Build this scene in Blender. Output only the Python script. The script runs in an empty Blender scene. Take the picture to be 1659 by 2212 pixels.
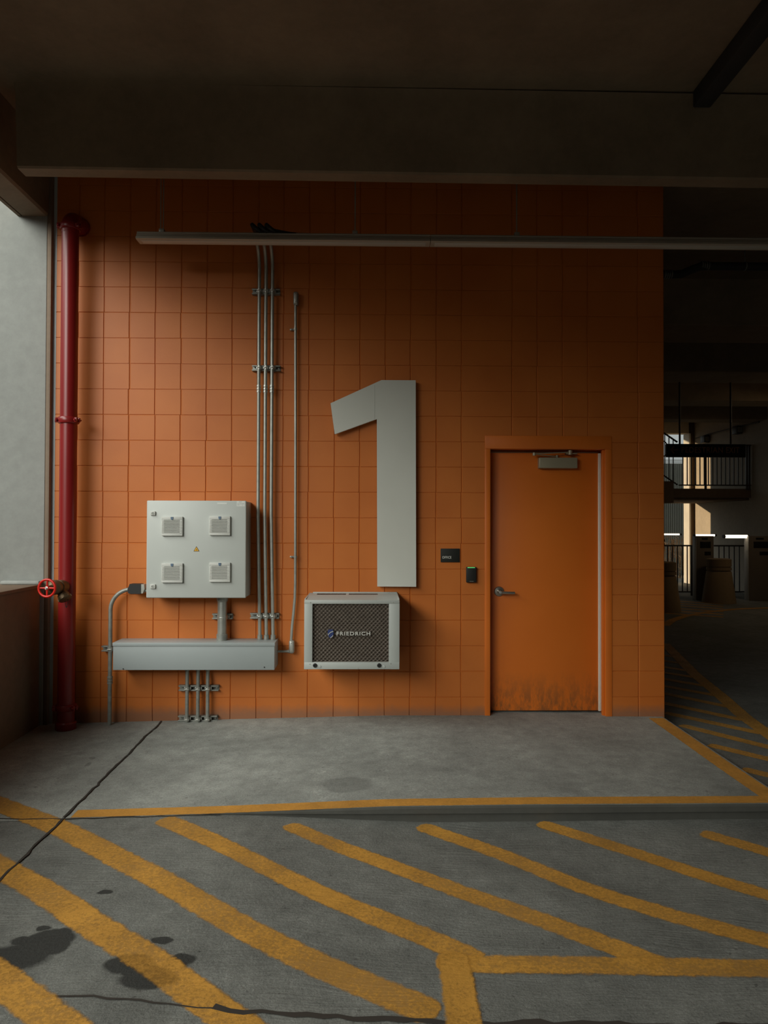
import bpy, bmesh, math, random
from mathutils import Vector, Matrix

random.seed(7)
scene = bpy.context.scene
COL = scene.collection

# ------------------------------------------------------------------ camera
CAM_H = 1.535
FPX = 1560.0                       # focal length in pixels of the 1659 px wide frame
YAW, PITCH, ROLL = 0.018305, 0.014418, 0.002944
FW = Vector((math.sin(YAW) * math.cos(PITCH), math.cos(YAW) * math.cos(PITCH), math.sin(PITCH)))
RI0 = Vector((math.cos(YAW), -math.sin(YAW), 0))
UP0 = RI0.cross(FW)
RI = RI0 * math.cos(ROLL) + UP0 * math.sin(ROLL)
UP = UP0 * math.cos(ROLL) - RI0 * math.sin(ROLL)
cam_d = bpy.data.cameras.new('camera')
cam_d.sensor_fit = 'HORIZONTAL'
cam_d.sensor_width = 36.0
cam_d.lens = 36.0 * FPX / 1659.0
cam_d.clip_end = 300
cam = bpy.data.objects.new('camera', cam_d)
COL.objects.link(cam)
cam.matrix_world = Matrix(((RI.x, UP.x, -FW.x, 0), (RI.y, UP.y, -FW.y, 0), (RI.z, UP.z, -FW.z, CAM_H), (0, 0, 0, 1)))
scene.camera = cam

# ------------------------------------------------------------------ colour management, sky, daylight
vs = scene.view_settings
vs.view_transform = 'Standard'
vs.look = 'None'
vs.gamma = 1.0
vs.use_curve_mapping = False
vs.exposure = -0.22

world = bpy.data.worlds.new('sky')
scene.world = world
world.use_nodes = True
wn = world.node_tree
wn.nodes.clear()
w_out = wn.nodes.new('ShaderNodeOutputWorld')
w_bg = wn.nodes.new('ShaderNodeBackground')
w_tc = wn.nodes.new('ShaderNodeTexCoord')
w_sep = wn.nodes.new('ShaderNodeSeparateXYZ')
w_mr = wn.nodes.new('ShaderNodeMapRange')
w_mr.inputs['From Min'].default_value = -0.12
w_mr.inputs['From Max'].default_value = 0.12
w_mix = wn.nodes.new('ShaderNodeMix')
w_mix.data_type = 'RGBA'
w_mix.inputs['A'].default_value = (0.07, 0.05, 0.03, 1)      # ground side
w_mix.inputs['B'].default_value = (0.72, 0.78, 0.76, 1)      # hazy sky
wn.links.new(w_tc.outputs['Generated'], w_sep.inputs[0])
wn.links.new(w_sep.outputs['Z'], w_mr.inputs['Value'])
wn.links.new(w_mr.outputs['Result'], w_mix.inputs['Factor'])
wn.links.new(w_mix.outputs['Result'], w_bg.inputs['Color'])
w_bg.inputs['Strength'].default_value = 0.62
wn.links.new(w_bg.outputs[0], w_out.inputs['Surface'])


def area(name, loc, target, sx, sy, power, color, spread=180):
    d = bpy.data.lights.new(name, 'AREA')
    d.shape = 'RECTANGLE'
    d.size, d.size_y = sx, sy
    d.energy = power
    d.color = color
    d.spread = math.radians(spread)
    o = bpy.data.objects.new(name, d)
    COL.objects.link(o)
    o.location = loc
    o.rotation_euler = (Vector(target) - Vector(loc)).to_track_quat('-Z', 'Y').to_euler()
    return o


# daylight of the open sky beyond the left parapet
area('daylight_left_opening', (-8.8, -1.5, 9.0), (0.0, 2.0, 1.5), 13.0, 5.6, 1550, (1.0, 1.0, 0.92))
area('daylight_rear_left_opening', (-9.5, -14.0, 8.0), (0.5, -3.0, 1.5), 12.0, 5.0, 2100, (1.0, 1.0, 0.92))
# unseen warm fill light, added to brighten the bollards and pay stations
area('passage_fill', (8.5, 12.6, 3.8), (7.6, 12.8, 0.0), 0.2, 1.0, 10, (1.0, 0.72, 0.42))

sun_d = bpy.data.lights.new('sun', 'SUN')
sun_d.energy = 3.2
sun_d.angle = math.radians(0.6)
sun_d.color = (1.0, 0.72, 0.42)
sun = bpy.data.objects.new('sun', sun_d)
COL.objects.link(sun)
sun.rotation_euler = Vector((0.93, -0.30, -0.10)).to_track_quat('-Z', 'Y').to_euler()


# ------------------------------------------------------------------ helpers
def ray(px, py):
    return FW + RI * ((px - 829.5) / FPX) - UP * ((py - 1106.0) / FPX)


def P(px, py, y):
    """world point that the photograph shows at (px, py) on the vertical plane y"""
    v = ray(px, py)
    v = v * (y / v.y)
    return Vector((v.x, v.y, v.z + CAM_H))


def F(px, py, z):
    """world point on the level z"""
    v = ray(px, py)
    v = v * ((z - CAM_H) / v.z)
    return Vector((v.x, v.y, z))


def interp(x, pts):
    if x <= pts[0][0]:
        return pts[0][1]
    for (a, fa), (b, fb) in zip(pts, pts[1:]):
        if x <= b:
            return fa + (fb - fa) * (x - a) / (b - a)
    return pts[-1][1]


ZP = [(-2.62, -.056), (-2.29, -.050), (-1.46, -.031), (-.6, -.012), (.11, .004), (.9, .003), (2.34, -.010)]
ZL = [(-2.62, -.058), (-2.29, -.052), (-1.46, -.033), (-.8, -.020), (-.5, -.056), (.1, -.078), (1.1, -.086), (2.3, -.09), (4, -.115), (9, -.15)]


def zp(x, y=0):
    return interp(x, ZP)


def zl(x, y=0):
    t = min(1.0, max(0.0, (x + 1.05) / 1.5))
    t = t * t * (3 - 2 * t)
    base = interp(x, [(-2.62, -.058), (-2.29, -.052), (-1.46, -.033), (-.6, -.014), (.11, -.003), (1.1, -.008), (2.3, -.012), (4, -.036), (9, -.072)])
    return base - .0785 * t


def ztop(x, y=0):
    return zp(x) if (y > 3.90 + .024 * x and x < -1.55) else zl(x)


def FZ(px, py, zf):
    p = F(px, py, -.03)
    for _ in range(6):
        p = F(px, py, zf(p.x, p.y))
    return p


class MB:
    def __init__(self):
        self.bm = bmesh.new()

    def box(self, x0, x1, y0, y1, z0, z1, bev=0.0, seg=2):
        m = Matrix.Translation(((x0 + x1) / 2, (y0 + y1) / 2, (z0 + z1) / 2)) @ Matrix.Diagonal((abs(x1 - x0), abs(y1 - y0), abs(z1 - z0), 1))
        r = bmesh.ops.create_cube(self.bm, size=1.0, matrix=m)
        if bev > 0:
            es = list({e for v in r['verts'] for e in v.link_edges})
            bmesh.ops.bevel(self.bm, geom=es, offset=bev, segments=seg, affect='EDGES', profile=0.5)
        return self

    def obox(self, c, ax, ay, az, bev=0.0):
        """oriented box: centre and three half-axis vectors"""
        m = Matrix((( 2*ax[0], 2*ay[0], 2*az[0], c[0]), (2*ax[1], 2*ay[1], 2*az[1], c[1]), (2*ax[2], 2*ay[2], 2*az[2], c[2]), (0, 0, 0, 1)))
        r = bmesh.ops.create_cube(self.bm, size=1.0, matrix=m)
        if m.determinant() < 0:
            bmesh.ops.reverse_faces(self.bm, faces=list({f for v in r['verts'] for f in v.link_faces}))
        if bev > 0:
            es = list({e for v in r['verts'] for e in v.link_edges})
            bmesh.ops.bevel(self.bm, geom=es, offset=bev, segments=2, affect='EDGES', profile=0.5)
        return self

    def cyl(self, p, q, r, r2=None, n=24):
        p, q = Vector(p), Vector(q)
        d = q - p
        rot = d.to_track_quat('Z', 'Y').to_matrix().to_4x4()
        bmesh.ops.create_cone(self.bm, cap_ends=True, segments=n, radius1=r, radius2=r if r2 is None else r2, depth=d.length,
                              matrix=Matrix.Translation((p + q) / 2) @ rot)
        return self

    def tube(self, pts, r, n=14, caps=True):
        pts = [Vector(p) for p in pts]
        rings = []
        t0 = (pts[1] - pts[0]).normalized()
        ref = Vector((0, 1, 0)) if abs(t0.y) < .9 else Vector((1, 0, 0))
        u = t0.cross(ref).normalized()
        for i, p in enumerate(pts):
            if i == 0:
                t = t0
            elif i == len(pts) - 1:
                t = (pts[-1] - pts[-2]).normalized()
            else:
                t = ((pts[i + 1] - p).normalized() + (p - pts[i - 1]).normalized()).normalized()
            u = (u - t * u.dot(t)).normalized()
            w = t.cross(u)
            rr = r[i] if isinstance(r, (list, tuple)) else r
            rings.append([self.bm.verts.new(p + (u * math.cos(2 * math.pi * k / n) + w * math.sin(2 * math.pi * k / n)) * rr) for k in range(n)])
        for a, b in zip(rings, rings[1:]):
            for k in range(n):
                self.bm.faces.new((a[k], a[(k + 1) % n], b[(k + 1) % n], b[k]))
        if caps:
            self.bm.faces.new(rings[0][::-1])
            self.bm.faces.new(rings[-1])
        return self

    def lathe(self, prof, p, axis=(0, 0, 1), n=32):
        """prof: (radius, height along axis)"""
        rot = Vector(axis).to_track_quat('Z', 'Y').to_matrix()
        p = Vector(p)
        rings = []
        for r, h in prof:
            rings.append([self.bm.verts.new(p + rot @ Vector((r * math.cos(2 * math.pi * k / n), r * math.sin(2 * math.pi * k / n), h))) for k in range(n)])
        for a, b in zip(rings, rings[1:]):
            for k in range(n):
                self.bm.faces.new((a[k], a[(k + 1) % n], b[(k + 1) % n], b[k]))
        self.bm.faces.new(rings[0][::-1])
        self.bm.faces.new(rings[-1])
        return self

    def prism(self, poly, y0, y1):
        """poly of (x, z), extruded along y"""
        a = [self.bm.verts.new((x, y0, z)) for x, z in poly]
        b = [self.bm.verts.new((x, y1, z)) for x, z in poly]
        n = len(poly)
        self.bm.faces.new(a)
        self.bm.faces.new(b[::-1])
        for k in range(n):
            self.bm.faces.new((a[k], b[k], b[(k + 1) % n], a[(k + 1) % n]))
        return self

    def prismx(self, poly, x0, x1, dz1=0.0):
        """poly of (y, z), extruded along x"""
        a = [self.bm.verts.new((x0, y, z)) for y, z in poly]
        b = [self.bm.verts.new((x1, y, z + dz1)) for y, z in poly]
        n = len(poly)
        self.bm.faces.new(a)
        self.bm.faces.new(b[::-1])
        for k in range(n):
            self.bm.faces.new((a[k], b[k], b[(k + 1) % n], a[(k + 1) % n]))
        return self

    def torus(self, c, axis, R, r, n=40, m=12):
        rot = Vector(axis).to_track_quat('Z', 'Y').to_matrix()
        c = Vector(c)
        vs_ = [[self.bm.verts.new(c + rot @ Vector(((R + r * math.cos(2 * math.pi * j / m)) * math.cos(2 * math.pi * i / n),
                                                   (R + r * math.cos(2 * math.pi * j / m)) * math.sin(2 * math.pi * i / n),
                                                   r * math.sin(2 * math.pi * j / m)))) for j in range(m)] for i in range(n)]
        for i in range(n):
            for j in range(m):
                self.bm.faces.new((vs_[i][j], vs_[(i + 1) % n][j], vs_[(i + 1) % n][(j + 1) % m], vs_[i][(j + 1) % m]))
        return self

    def build(self, name, mat, parent=None, smooth=True):
        bmesh.ops.recalc_face_normals(self.bm, faces=self.bm.faces)
        return self.link(name, mat, parent, smooth)

    def link(self, name, mat, parent=None, smooth=True):
        me = bpy.data.meshes.new(name)
        self.bm.to_mesh(me)
        self.bm.free()
        if smooth:
            me.polygons.foreach_set('use_smooth', [True] * len(me.polygons))
            me.set_sharp_from_angle(angle=math.radians(38))
        me.materials.append(mat)
        o = bpy.data.objects.new(name, me)
        COL.objects.link(o)
        if parent is not None:
            put(o, parent)
        return o


WORLD_OF = {}


def put(o, parent):
    o.parent = parent
    base = WORLD_OF.get(parent.name, Vector((0, 0, 0)))
    o.matrix_parent_inverse = Matrix.Translation(-base)


def thing(name, loc, label, cat, group=None):
    o = bpy.data.objects.new(name, None)
    o.empty_display_size = 0.05
    COL.objects.link(o)
    o.location = loc
    WORLD_OF[o.name] = Vector(loc)
    return tag(o, label, cat, group)


def tag(o, label, cat, group=None):
    o['label'] = label
    o['category'] = cat
    if group:
        o['group'] = group
    return o


def struct(o, label=None):
    o['kind'] = 'structure'
    if label:
        o['label'] = label
    return o


def part_label(o, label):
    o['label'] = label
    return o


def dup(root, delta, label):
    """copy of a thing with copies of its parts and sub-parts"""
    delta = Vector(delta)

    def rec(o, parent):
        c = o.copy()
        COL.objects.link(c)
        if parent is not None:
            c.parent = parent
        for ch in list(o.children):
            rec(ch, c)
        return c
    kids_src = root
    r = rec(kids_src, None)
    r.location = Vector(root.location) + delta
    r['label'] = label
    return r


def arc(c, a, b, t0, t1, n=10):
    """points c + a cos t + b sin t"""
    c, a, b = Vector(c), Vector(a), Vector(b)
    return [c + a * math.cos(t0 + (t1 - t0) * i / n) + b * math.sin(t0 + (t1 - t0) * i / n) for i in range(n + 1)]


def text_in(name, body, x0, x1, z0, z1, y, depth, mat, parent, bold=0.0):
    """letters standing on a plane of constant y, facing the camera side"""
    cu = bpy.data.curves.new(name, 'FONT')
    cu.body = body
    cu.size = 1.0
    cu.extrude = 0.02
    cu.offset = bold
    cu.space_character = 1.0 + bold * 7
    tmp = bpy.data.objects.new(name + '_curve', cu)
    COL.objects.link(tmp)
    dg = bpy.context.evaluated_depsgraph_get()
    dg.update()
    me = bpy.data.meshes.new_from_object(tmp.evaluated_get(dg))
    bpy.data.objects.remove(tmp)
    bpy.data.curves.remove(cu)
    xs = [v.co.x for v in me.vertices]
    ys = [v.co.y for v in me.vertices]
    a, b, c, d = min(xs), max(xs), min(ys), max(ys)
    for v in me.vertices:
        v.co = Vector((x0 + (v.co.x - a) / (b - a) * (x1 - x0), y - (depth if v.co.z > 0 else 0.0), z0 + (v.co.y - c) / (d - c) * (z1 - z0)))
    me.materials.clear()
    me.materials.append(mat)
    o = bpy.data.objects.new(name, me)
    COL.objects.link(o)
    put(o, parent)
    return o


# ------------------------------------------------------------------ materials
def base_mat(name):
    m = bpy.data.materials.new(name)
    m.use_nodes = True
    nt = m.node_tree
    return m, nt, nt.nodes['Principled BSDF'], nt.nodes['Material Output']


def N(nt, kind, **kw):
    n = nt.nodes.new(kind)
    for k, v in kw.items():
        setattr(n, k, v)
    return n


def objco(nt):
    return N(nt, 'ShaderNodeTexCoord').outputs['Object']


def noise(nt, vec, scale, detail=4, rough=.55, dist=0.0):
    n = N(nt, 'ShaderNodeTexNoise')
    n.inputs['Scale'].default_value = scale
    n.inputs['Detail'].default_value = detail
    n.inputs['Roughness'].default_value = rough
    n.inputs['Distortion'].default_value = dist
    nt.links.new(vec, n.inputs['Vector'])
    return n.outputs['Fac']


def ramp(nt, val, stops):
    r = N(nt, 'ShaderNodeValToRGB')
    while len(r.color_ramp.elements) < len(stops):
        r.color_ramp.elements.new(.5)
    for e, (p, c) in zip(r.color_ramp.elements, stops):
        e.position = p
        e.color = (c[0], c[1], c[2], 1) if not isinstance(c, (int, float)) else (c, c, c, 1)
    nt.links.new(val, r.inputs[0])
    return r.outputs[0]


def mixc(nt, fac, a, b, mode='MIX'):
    n = N(nt, 'ShaderNodeMix', data_type='RGBA', blend_type=mode)
    for sock, v in (('Factor', fac), ('A', a), ('B', b)):
        if hasattr(v, 'is_linked'):
            nt.links.new(v, n.inputs[sock])
        elif isinstance(v, (int, float)):
            n.inputs[sock].default_value = v
        else:
            n.inputs[sock].default_value = (v[0], v[1], v[2], 1)
    return n.outputs['Result']


def math_n(nt, op, a, b=None, c=None, clamp=False):
    n = N(nt, 'ShaderNodeMath', operation=op, use_clamp=clamp)
    for i, v in enumerate((a, b, c)):
        if v is None:
            continue
        if hasattr(v, 'is_linked'):
            nt.links.new(v, n.inputs[i])
        else:
            n.inputs[i].default_value = v
    return n.outputs[0]


def bump(nt, bsdf, height, strength, dist):
    b = N(nt, 'ShaderNodeBump')
    b.inputs['Strength'].default_value = strength
    b.inputs['Distance'].default_value = dist
    nt.links.new(height, b.inputs['Height'])
    nt.links.new(b.outputs[0], bsdf.inputs['Normal'])


def paint(name, color, rough=.5, metal=0.0, var=.06, vscale=3.0, bstr=0.0, bscale=60, spec=.5):
    m, nt, b, o = base_mat(name)
    co = objco(nt)
    v = noise(nt, co, vscale, 3)
    lo = tuple(c * (1 - var) for c in color)
    hi = tuple(min(1, c * (1 + var)) for c in color)
    nt.links.new(ramp(nt, v, [(.3, lo), (.7, hi)]), b.inputs['Base Color'])
    b.inputs['Roughness'].default_value = rough
    b.inputs['Metallic'].default_value = metal
    b.inputs['Specular IOR Level'].default_value = spec
    if bstr:
        bump(nt, b, noise(nt, co, bscale, 4), bstr, .002)
    return m


def emit(name, color, strength):
    m, nt, b, o = base_mat(name)
    b.inputs['Base Color'].default_value = (*color, 1)
    b.inputs['Emission Color'].default_value = (*color, 1)
    b.inputs['Emission Strength'].default_value = strength
    return m


def concrete(name, color, var=.18, bstr=.25, rough=.85):
    m, nt, b, o = base_mat(name)
    co = objco(nt)
    v1 = noise(nt, co, 1.3, 6, .65)
    v2 = noise(nt, co, 14, 5, .7)
    c1 = ramp(nt, v1, [(.28, tuple(c * (1 - var) for c in color)), (.72, tuple(min(1, c * (1 + var)) for c in color))])
    c2 = ramp(nt, v2, [(.3, .86), (.7, 1.0)])
    nt.links.new(mixc(nt, 1.0, c1, c2, 'MULTIPLY'), b.inputs['Base Color'])
    b.inputs['Roughness'].default_value = rough
    b.inputs['Specular IOR Level'].default_value = .25
    bump(nt, b, noise(nt, co, 45, 6, .7), bstr, .004)
    return m


def broom_height(nt, co):
    """broomed streaks in the slab, shared by slab and paint"""
    def streak(ang, sx, sy, seed):
        mp = N(nt, 'ShaderNodeMapping')
        mp.inputs['Location'].default_value = (seed, seed * .7, 0)
        mp.inputs['Rotation'].default_value = (0, 0, math.radians(ang))
        mp.inputs['Scale'].default_value = (sx, sy, 1)
        warp = N(nt, 'ShaderNodeTexNoise')
        warp.inputs['Scale'].default_value = .8
        nt.links.new(co, warp.inputs['Vector'])
        sc = N(nt, 'ShaderNodeVectorMath', operation='SCALE')
        nt.links.new(warp.outputs['Color'], sc.inputs[0])
        sc.inputs['Scale'].default_value = .5
        ad = N(nt, 'ShaderNodeVectorMath', operation='ADD')
        nt.links.new(co, ad.inputs[0])
        nt.links.new(sc.outputs[0], ad.inputs[1])
        nt.links.new(ad.outputs[0], mp.inputs['Vector'])
        return noise(nt, mp.outputs[0], 1.0, 3, .6)
    s1 = streak(38, 4, 95, 3.1)
    s2 = streak(-12, 3, 80, 8.4)
    mask = ramp(nt, noise(nt, co, .75, 2), [(.42, 0.0), (.56, 1.0)])
    n = noise(nt, co, 60, 6, .72)
    st = math_n(nt, 'ADD', math_n(nt, 'MULTIPLY', s1, mask), math_n(nt, 'MULTIPLY', math_n(nt, 'MULTIPLY', s2, .6), math_n(nt, 'SUBTRACT', 1.0, mask)))
    return math_n(nt, 'ADD', st, math_n(nt, 'MULTIPLY', n, .9))


def blob_mask(nt, co, blobs, warp=.10):
    """union of noise-edged round stains (x, y, rx, ry)"""
    nz = N(nt, 'ShaderNodeTexNoise')
    nz.inputs['Scale'].default_value = 7
    nz.inputs['Detail'].default_value = 3
    nt.links.new(co, nz.inputs['Vector'])
    sub = N(nt, 'ShaderNodeVectorMath', operation='SUBTRACT')
    nt.links.new(nz.outputs['Color'], sub.inputs[0])
    sub.inputs[1].default_value = (.5, .5, .5)
    sc = N(nt, 'ShaderNodeVectorMath', operation='SCALE')
    nt.links.new(sub.outputs[0], sc.inputs[0])
    sc.inputs['Scale'].default_value = warp
    ad = N(nt, 'ShaderNodeVectorMath', operation='ADD')
    nt.links.new(co, ad.inputs[0])
    nt.links.new(sc.outputs[0], ad.inputs[1])
    total = None
    for x, y, rx, ry in blobs:
        s = N(nt, 'ShaderNodeVectorMath', operation='SUBTRACT')
        nt.links.new(ad.outputs[0], s.inputs[0])
        s.inputs[1].default_value = (x, y, 0)
        d = N(nt, 'ShaderNodeVectorMath', operation='MULTIPLY')
        nt.links.new(s.outputs[0], d.inputs[0])
        d.inputs[1].default_value = (1 / rx, 1 / ry, 0)
        ln = N(nt, 'ShaderNodeVectorMath', operation='LENGTH')
        nt.links.new(d.outputs[0], ln.inputs[0])
        mr = N(nt, 'ShaderNodeMapRange')
        mr.inputs['From Min'].default_value = 1.12
        mr.inputs['From Max'].default_value = .88
        nt.links.new(ln.outputs['Value'], mr.inputs['Value'])
        total = mr.outputs[0] if total is None else math_n(nt, 'MAXIMUM', total, mr.outputs[0])
    return total


OIL = []
for px, py, rx, ry in [(35, 2068, .135, .085), (110, 2030, .085, .06), (120, 2052, .05, .05), (52, 2034, .05, .025), (87, 2009, .03, .02),
                       (275, 2085, .075, .05), (325, 2115, .11, .06), (300, 2100, .07, .04), (388, 2077, .05, .035), (352, 2034, .035, .025), (222, 1931, .035, .02)]:
    q = F(px, py, -.03)
    OIL.append((q.x, q.y, rx, ry))
DAMP = []
for px, py, rx, ry in [(750, 1695, .16, .12), (190, 1638, .02, .03), (197, 1625, .02, .03)]:
    q = F(px, py, 0)
    DAMP.append((q.x, q.y, rx, ry))


def slab(name, color, stains, dark, bstr):
    m, nt, b, o = base_mat(name)
    co = objco(nt)
    v1 = noise(nt, co, .9, 7, .66, .6)
    v2 = noise(nt, co, 9, 6, .75)
    c1 = ramp(nt, v1, [(.25, tuple(c * .66 for c in color)), (.5, color), (.78, tuple(c * 1.38 for c in color))])
    c2 = ramp(nt, v2, [(.28, .70), (.62, 1.04)])
    c = mixc(nt, 1.0, c1, c2, 'MULTIPLY')
    grain = ramp(nt, noise(nt, co, 130, 4, .8), [(.30, .66), (.70, 1.30)])
    c = mixc(nt, 1.0, c, grain, 'MULTIPLY')
    scuff = ramp(nt, noise(nt, co, 4.5, 8, .8), [(.60, 1.0), (.72, 1.32)])
    c = mixc(nt, 1.0, c, scuff, 'MULTIPLY')
    pits = ramp(nt, noise(nt, co, 38, 2, .5), [(.69, 1.0), (.74, .62)])
    c = mixc(nt, 1.0, c, pits, 'MULTIPLY')
    fac = math_n(nt, 'MULTIPLY', blob_mask(nt, co, stains), dark)
    c = mixc(nt, fac, c, tuple(x * .16 for x in color))
    nt.links.new(c, b.inputs['Base Color'])
    b.inputs['Roughness'].default_value = .8
    b.inputs['Specular IOR Level'].default_value = .3
    bump(nt, b, broom_height(nt, co), bstr, .006)
    return m


def road_paint(name, color, wear):
    m, nt, b, out = base_mat(name)
    co = objco(nt)
    v = noise(nt, co, 6, 5, .7)
    c = ramp(nt, v, [(.3, tuple(x * .82 for x in color)), (.7, tuple(min(1, x * 1.12) for x in color))])
    fac = math_n(nt, 'MULTIPLY', blob_mask(nt, co, OIL[5:8]), .45)
    c = mixc(nt, fac, c, tuple(x * .3 for x in color))
    nt.links.new(c, b.inputs['Base Color'])
    b.inputs['Roughness'].default_value = .7
    b.inputs['Specular IOR Level'].default_value = .3
    bump(nt, b, broom_height(nt, co), .5, .005)
    at = N(nt, 'ShaderNodeAttribute', attribute_name='cover')
    edge = math_n(nt, 'ADD', at.outputs['Fac'], math_n(nt, 'MULTIPLY', math_n(nt, 'SUBTRACT', noise(nt, co, 24, 5, .7), .5), .9))
    sm = N(nt, 'ShaderNodeMapRange', interpolation_type='SMOOTHSTEP')
    sm.inputs['From Min'].default_value = .22
    sm.inputs['From Max'].default_value = .62
    nt.links.new(edge, sm.inputs['Value'])
    worn = ramp(nt, math_n(nt, 'ADD', math_n(nt, 'MULTIPLY', noise(nt, co, 70, 6, .75), .65), math_n(nt, 'MULTIPLY', noise(nt, co, 2.2, 3), .35)),
                [(.40 + wear * .12, 1 - wear), (.50 + wear * .12, .96)])
    al = math_n(nt, 'MULTIPLY', sm.outputs[0], worn)
    nt.links.new(al, b.inputs['Alpha'])
    return m


def orange_wall(name):
    m, nt, b, o = base_mat(name)
    co = objco(nt)
    v = noise(nt, co, 2.1, 3)
    c = ramp(nt, v, [(.3, (.53, .142, .022)), (.7, (.595, .173, .029))])
    sep = N(nt, 'ShaderNodeSeparateXYZ')
    nt.links.new(co, sep.inputs[0])
    # grime splashed along the foot of the wall
    low = N(nt, 'ShaderNodeMapRange')
    low.inputs['From Min'].default_value = .06
    low.inputs['From Max'].default_value = -.01
    nt.links.new(math_n(nt, 'ADD', sep.outputs['Z'], math_n(nt, 'MULTIPLY', noise(nt, co, 18, 4), -.06)), low.inputs['Value'])
    c = mixc(nt, math_n(nt, 'MULTIPLY', low.outputs[0], .6), c, (.16, .12, .09))
    nt.links.new(c, b.inputs['Base Color'])
    b.inputs['Roughness'].default_value = .48
    b.inputs['Specular IOR Level'].default_value = .4
    bump(nt, b, noise(nt, co, 85, 3, .6), .22, .002)
    return m


def door_paint(name):
    m, nt, b, o = base_mat(name)
    co = objco(nt)
    v = noise(nt, co, 1.7, 3)
    c = ramp(nt, v, [(.3, (.66, .155, .014)), (.7, (.72, .178, .018))])
    sep = N(nt, 'ShaderNodeSeparateXYZ')
    nt.links.new(co, sep.inputs[0])
    mp = N(nt, 'ShaderNodeMapping')
    mp.inputs['Scale'].default_value = (1.0, 1.0, .35)
    nt.links.new(co, mp.inputs['Vector'])
    sc = noise(nt, mp.outputs[0], 22, 5, .75)
    low = N(nt, 'ShaderNodeMapRange')
    low.inputs['From Min'].default_value = .34
    low.inputs['From Max'].default_value = .02
    nt.links.new(sep.outputs['Z'], low.inputs['Value'])
    f = math_n(nt, 'MULTIPLY', ramp(nt, sc, [(.42, 0), (.60, 1)]), low.outputs[0])
    c = mixc(nt, math_n(nt, 'MULTIPLY', f, .75), c, (.13, .07, .03))
    nt.links.new(c, b.inputs['Base Color'])
    b.inputs['Roughness'].default_value = .42
    bump(nt, b, noise(nt, co, 5, 2), .10, .004)
    return m


M_WALL = orange_wall('orange_block_paint')
M_DOOR = door_paint('orange_door_paint')
M_FRAME = paint('orange_frame_paint', (.68, .165, .018), .4)
M_FLOOR = slab('garage_slab', (.19, .195, .178), OIL, .94, .85)
M_PLAT = slab('platform_slab', (.32, .335, .31), DAMP, .35, .4)
M_CURB = concrete('curb_concrete', (.085, .085, .075), .2, .4)
M_YEL = road_paint('yellow_road_paint', (.58, .29, .05), .38)
M_YEL2 = road_paint('yellow_platform_paint', (.62, .30, .055), .18)
M_JOINT = paint('joint_filler', (.035, .028, .022), .9)
M_CEIL = concrete('ceiling_concrete', (.27, .21, .145), .22, .2)
M_PARA = concrete('parapet_concrete', (.25, .18, .125), .18, .2)
M_PILLAR = concrete('pillar_plaster', (.37, .385, .365), .05, .12)
M_PILLARB = concrete('pillar_edge_shaded', (.25, .19, .14), .12, .3)  # brown concrete, darkened for the pillar side in shade
M_SEAL = paint('sealant', (.45, .52, .54), .6)
M_RED = paint('red_pipe_enamel', (.23, .012, .012), .32, var=.05)
M_REDW = paint('red_wheel_enamel', (.62, .02, .012), .25)
M_BRASS = paint('old_brass', (.17, .115, .06), .45, .5, var=.15)
M_CAB = paint('cabinet_grey', (.52, .55, .52), .42, var=.02)
M_VENT = paint('vent_grey', (.58, .59, .55), .5, var=.02)
M_DARK = paint('dark_gap', (.03, .03, .03), .7)
M_BADGE = paint('blue_badge', (.10, .16, .24), .4)
M_TROUGH = paint('trough_grey', (.35, .39, .39), .42, var=.03)
M_GALV = paint('galvanised_steel', (.40, .41, .37), .42, .55, var=.12, vscale=18)
M_GALVD = paint('dull_zinc', (.30, .31, .28), .5, .45, var=.18, vscale=25)
M_BRIGHT = paint('bright_zinc', (.55, .56, .52), .35, .7)
M_NUM = paint('number_white', (.62, .63, .57), .5, var=.02)
M_AC = paint('ac_case_grey', (.45, .48, .455), .45, var=.03)
M_COIL = paint('condenser_coil', (.20, .165, .135), .35, .7, var=.2, vscale=40)
M_MESH = paint('guard_mesh', (.36, .31, .265), .42, .35, var=.12, vscale=20)
M_LETTER = paint('silver_lettering', (.62, .62, .57), .35, .2)
M_BLUE = paint('shield_blue', (.03, .05, .17), .35)
M_BLACK = paint('black_plastic', (.012, .012, .011), .5)
M_SIGNB = paint('black_sign', (.009, .010, .007), .65)
M_SIGNW = paint('white_lettering', (.65, .65, .6), .5)
M_LED = emit('green_indicator', (.12, .75, .22), .55)
M_STEEL = paint('satin_steel', (.42, .40, .35), .3, .85)
M_CLOSER = paint('closer_bronze', (.36, .32, .22), .38, .25)
M_HINGE = paint('hinge_aluminium', (.80, .79, .70), .38, .2)
M_FIX = paint('fixture_enamel', (.46, .42, .35), .4, var=.04)
M_CABLE = paint('black_cable', (.012, .010, .009), .6)
M_TRI = paint('warning_yellow', (.80, .42, .02), .5)
M_LABEL = paint('pale_label', (.68, .70, .66), .5)
M_BOLL = concrete('bollard_concrete', (.30, .22, .13), .12, .3)
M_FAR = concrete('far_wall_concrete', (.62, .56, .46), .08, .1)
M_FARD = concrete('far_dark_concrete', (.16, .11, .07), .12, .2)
M_RAIL = paint('dark_rail_paint', (.03, .022, .015), .5)
M_KIOSK = paint('kiosk_grey', (.17, .14, .11), .5)
M_KIOSKL = paint('kiosk_side', (.45, .40, .33), .5)
M_SCREEN = paint('dark_screen', (.006, .006, .006), .25)
M_TUBE = emit('tube_light', (1.0, .90, .72), 3.0)
M_SIGNT = paint('brown_lettering', (.34, .15, .05), .6)
M_WHITE = paint('sunlit_face_white', (.85, .84, .78), .6)  # sunlight on the far column put into the colour
M_FENCE = paint('far_fence', (.30, .31, .27), .7)
M_GROUND = concrete('outdoor_ground', (.35, .28, .2), .15, .1)


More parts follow.
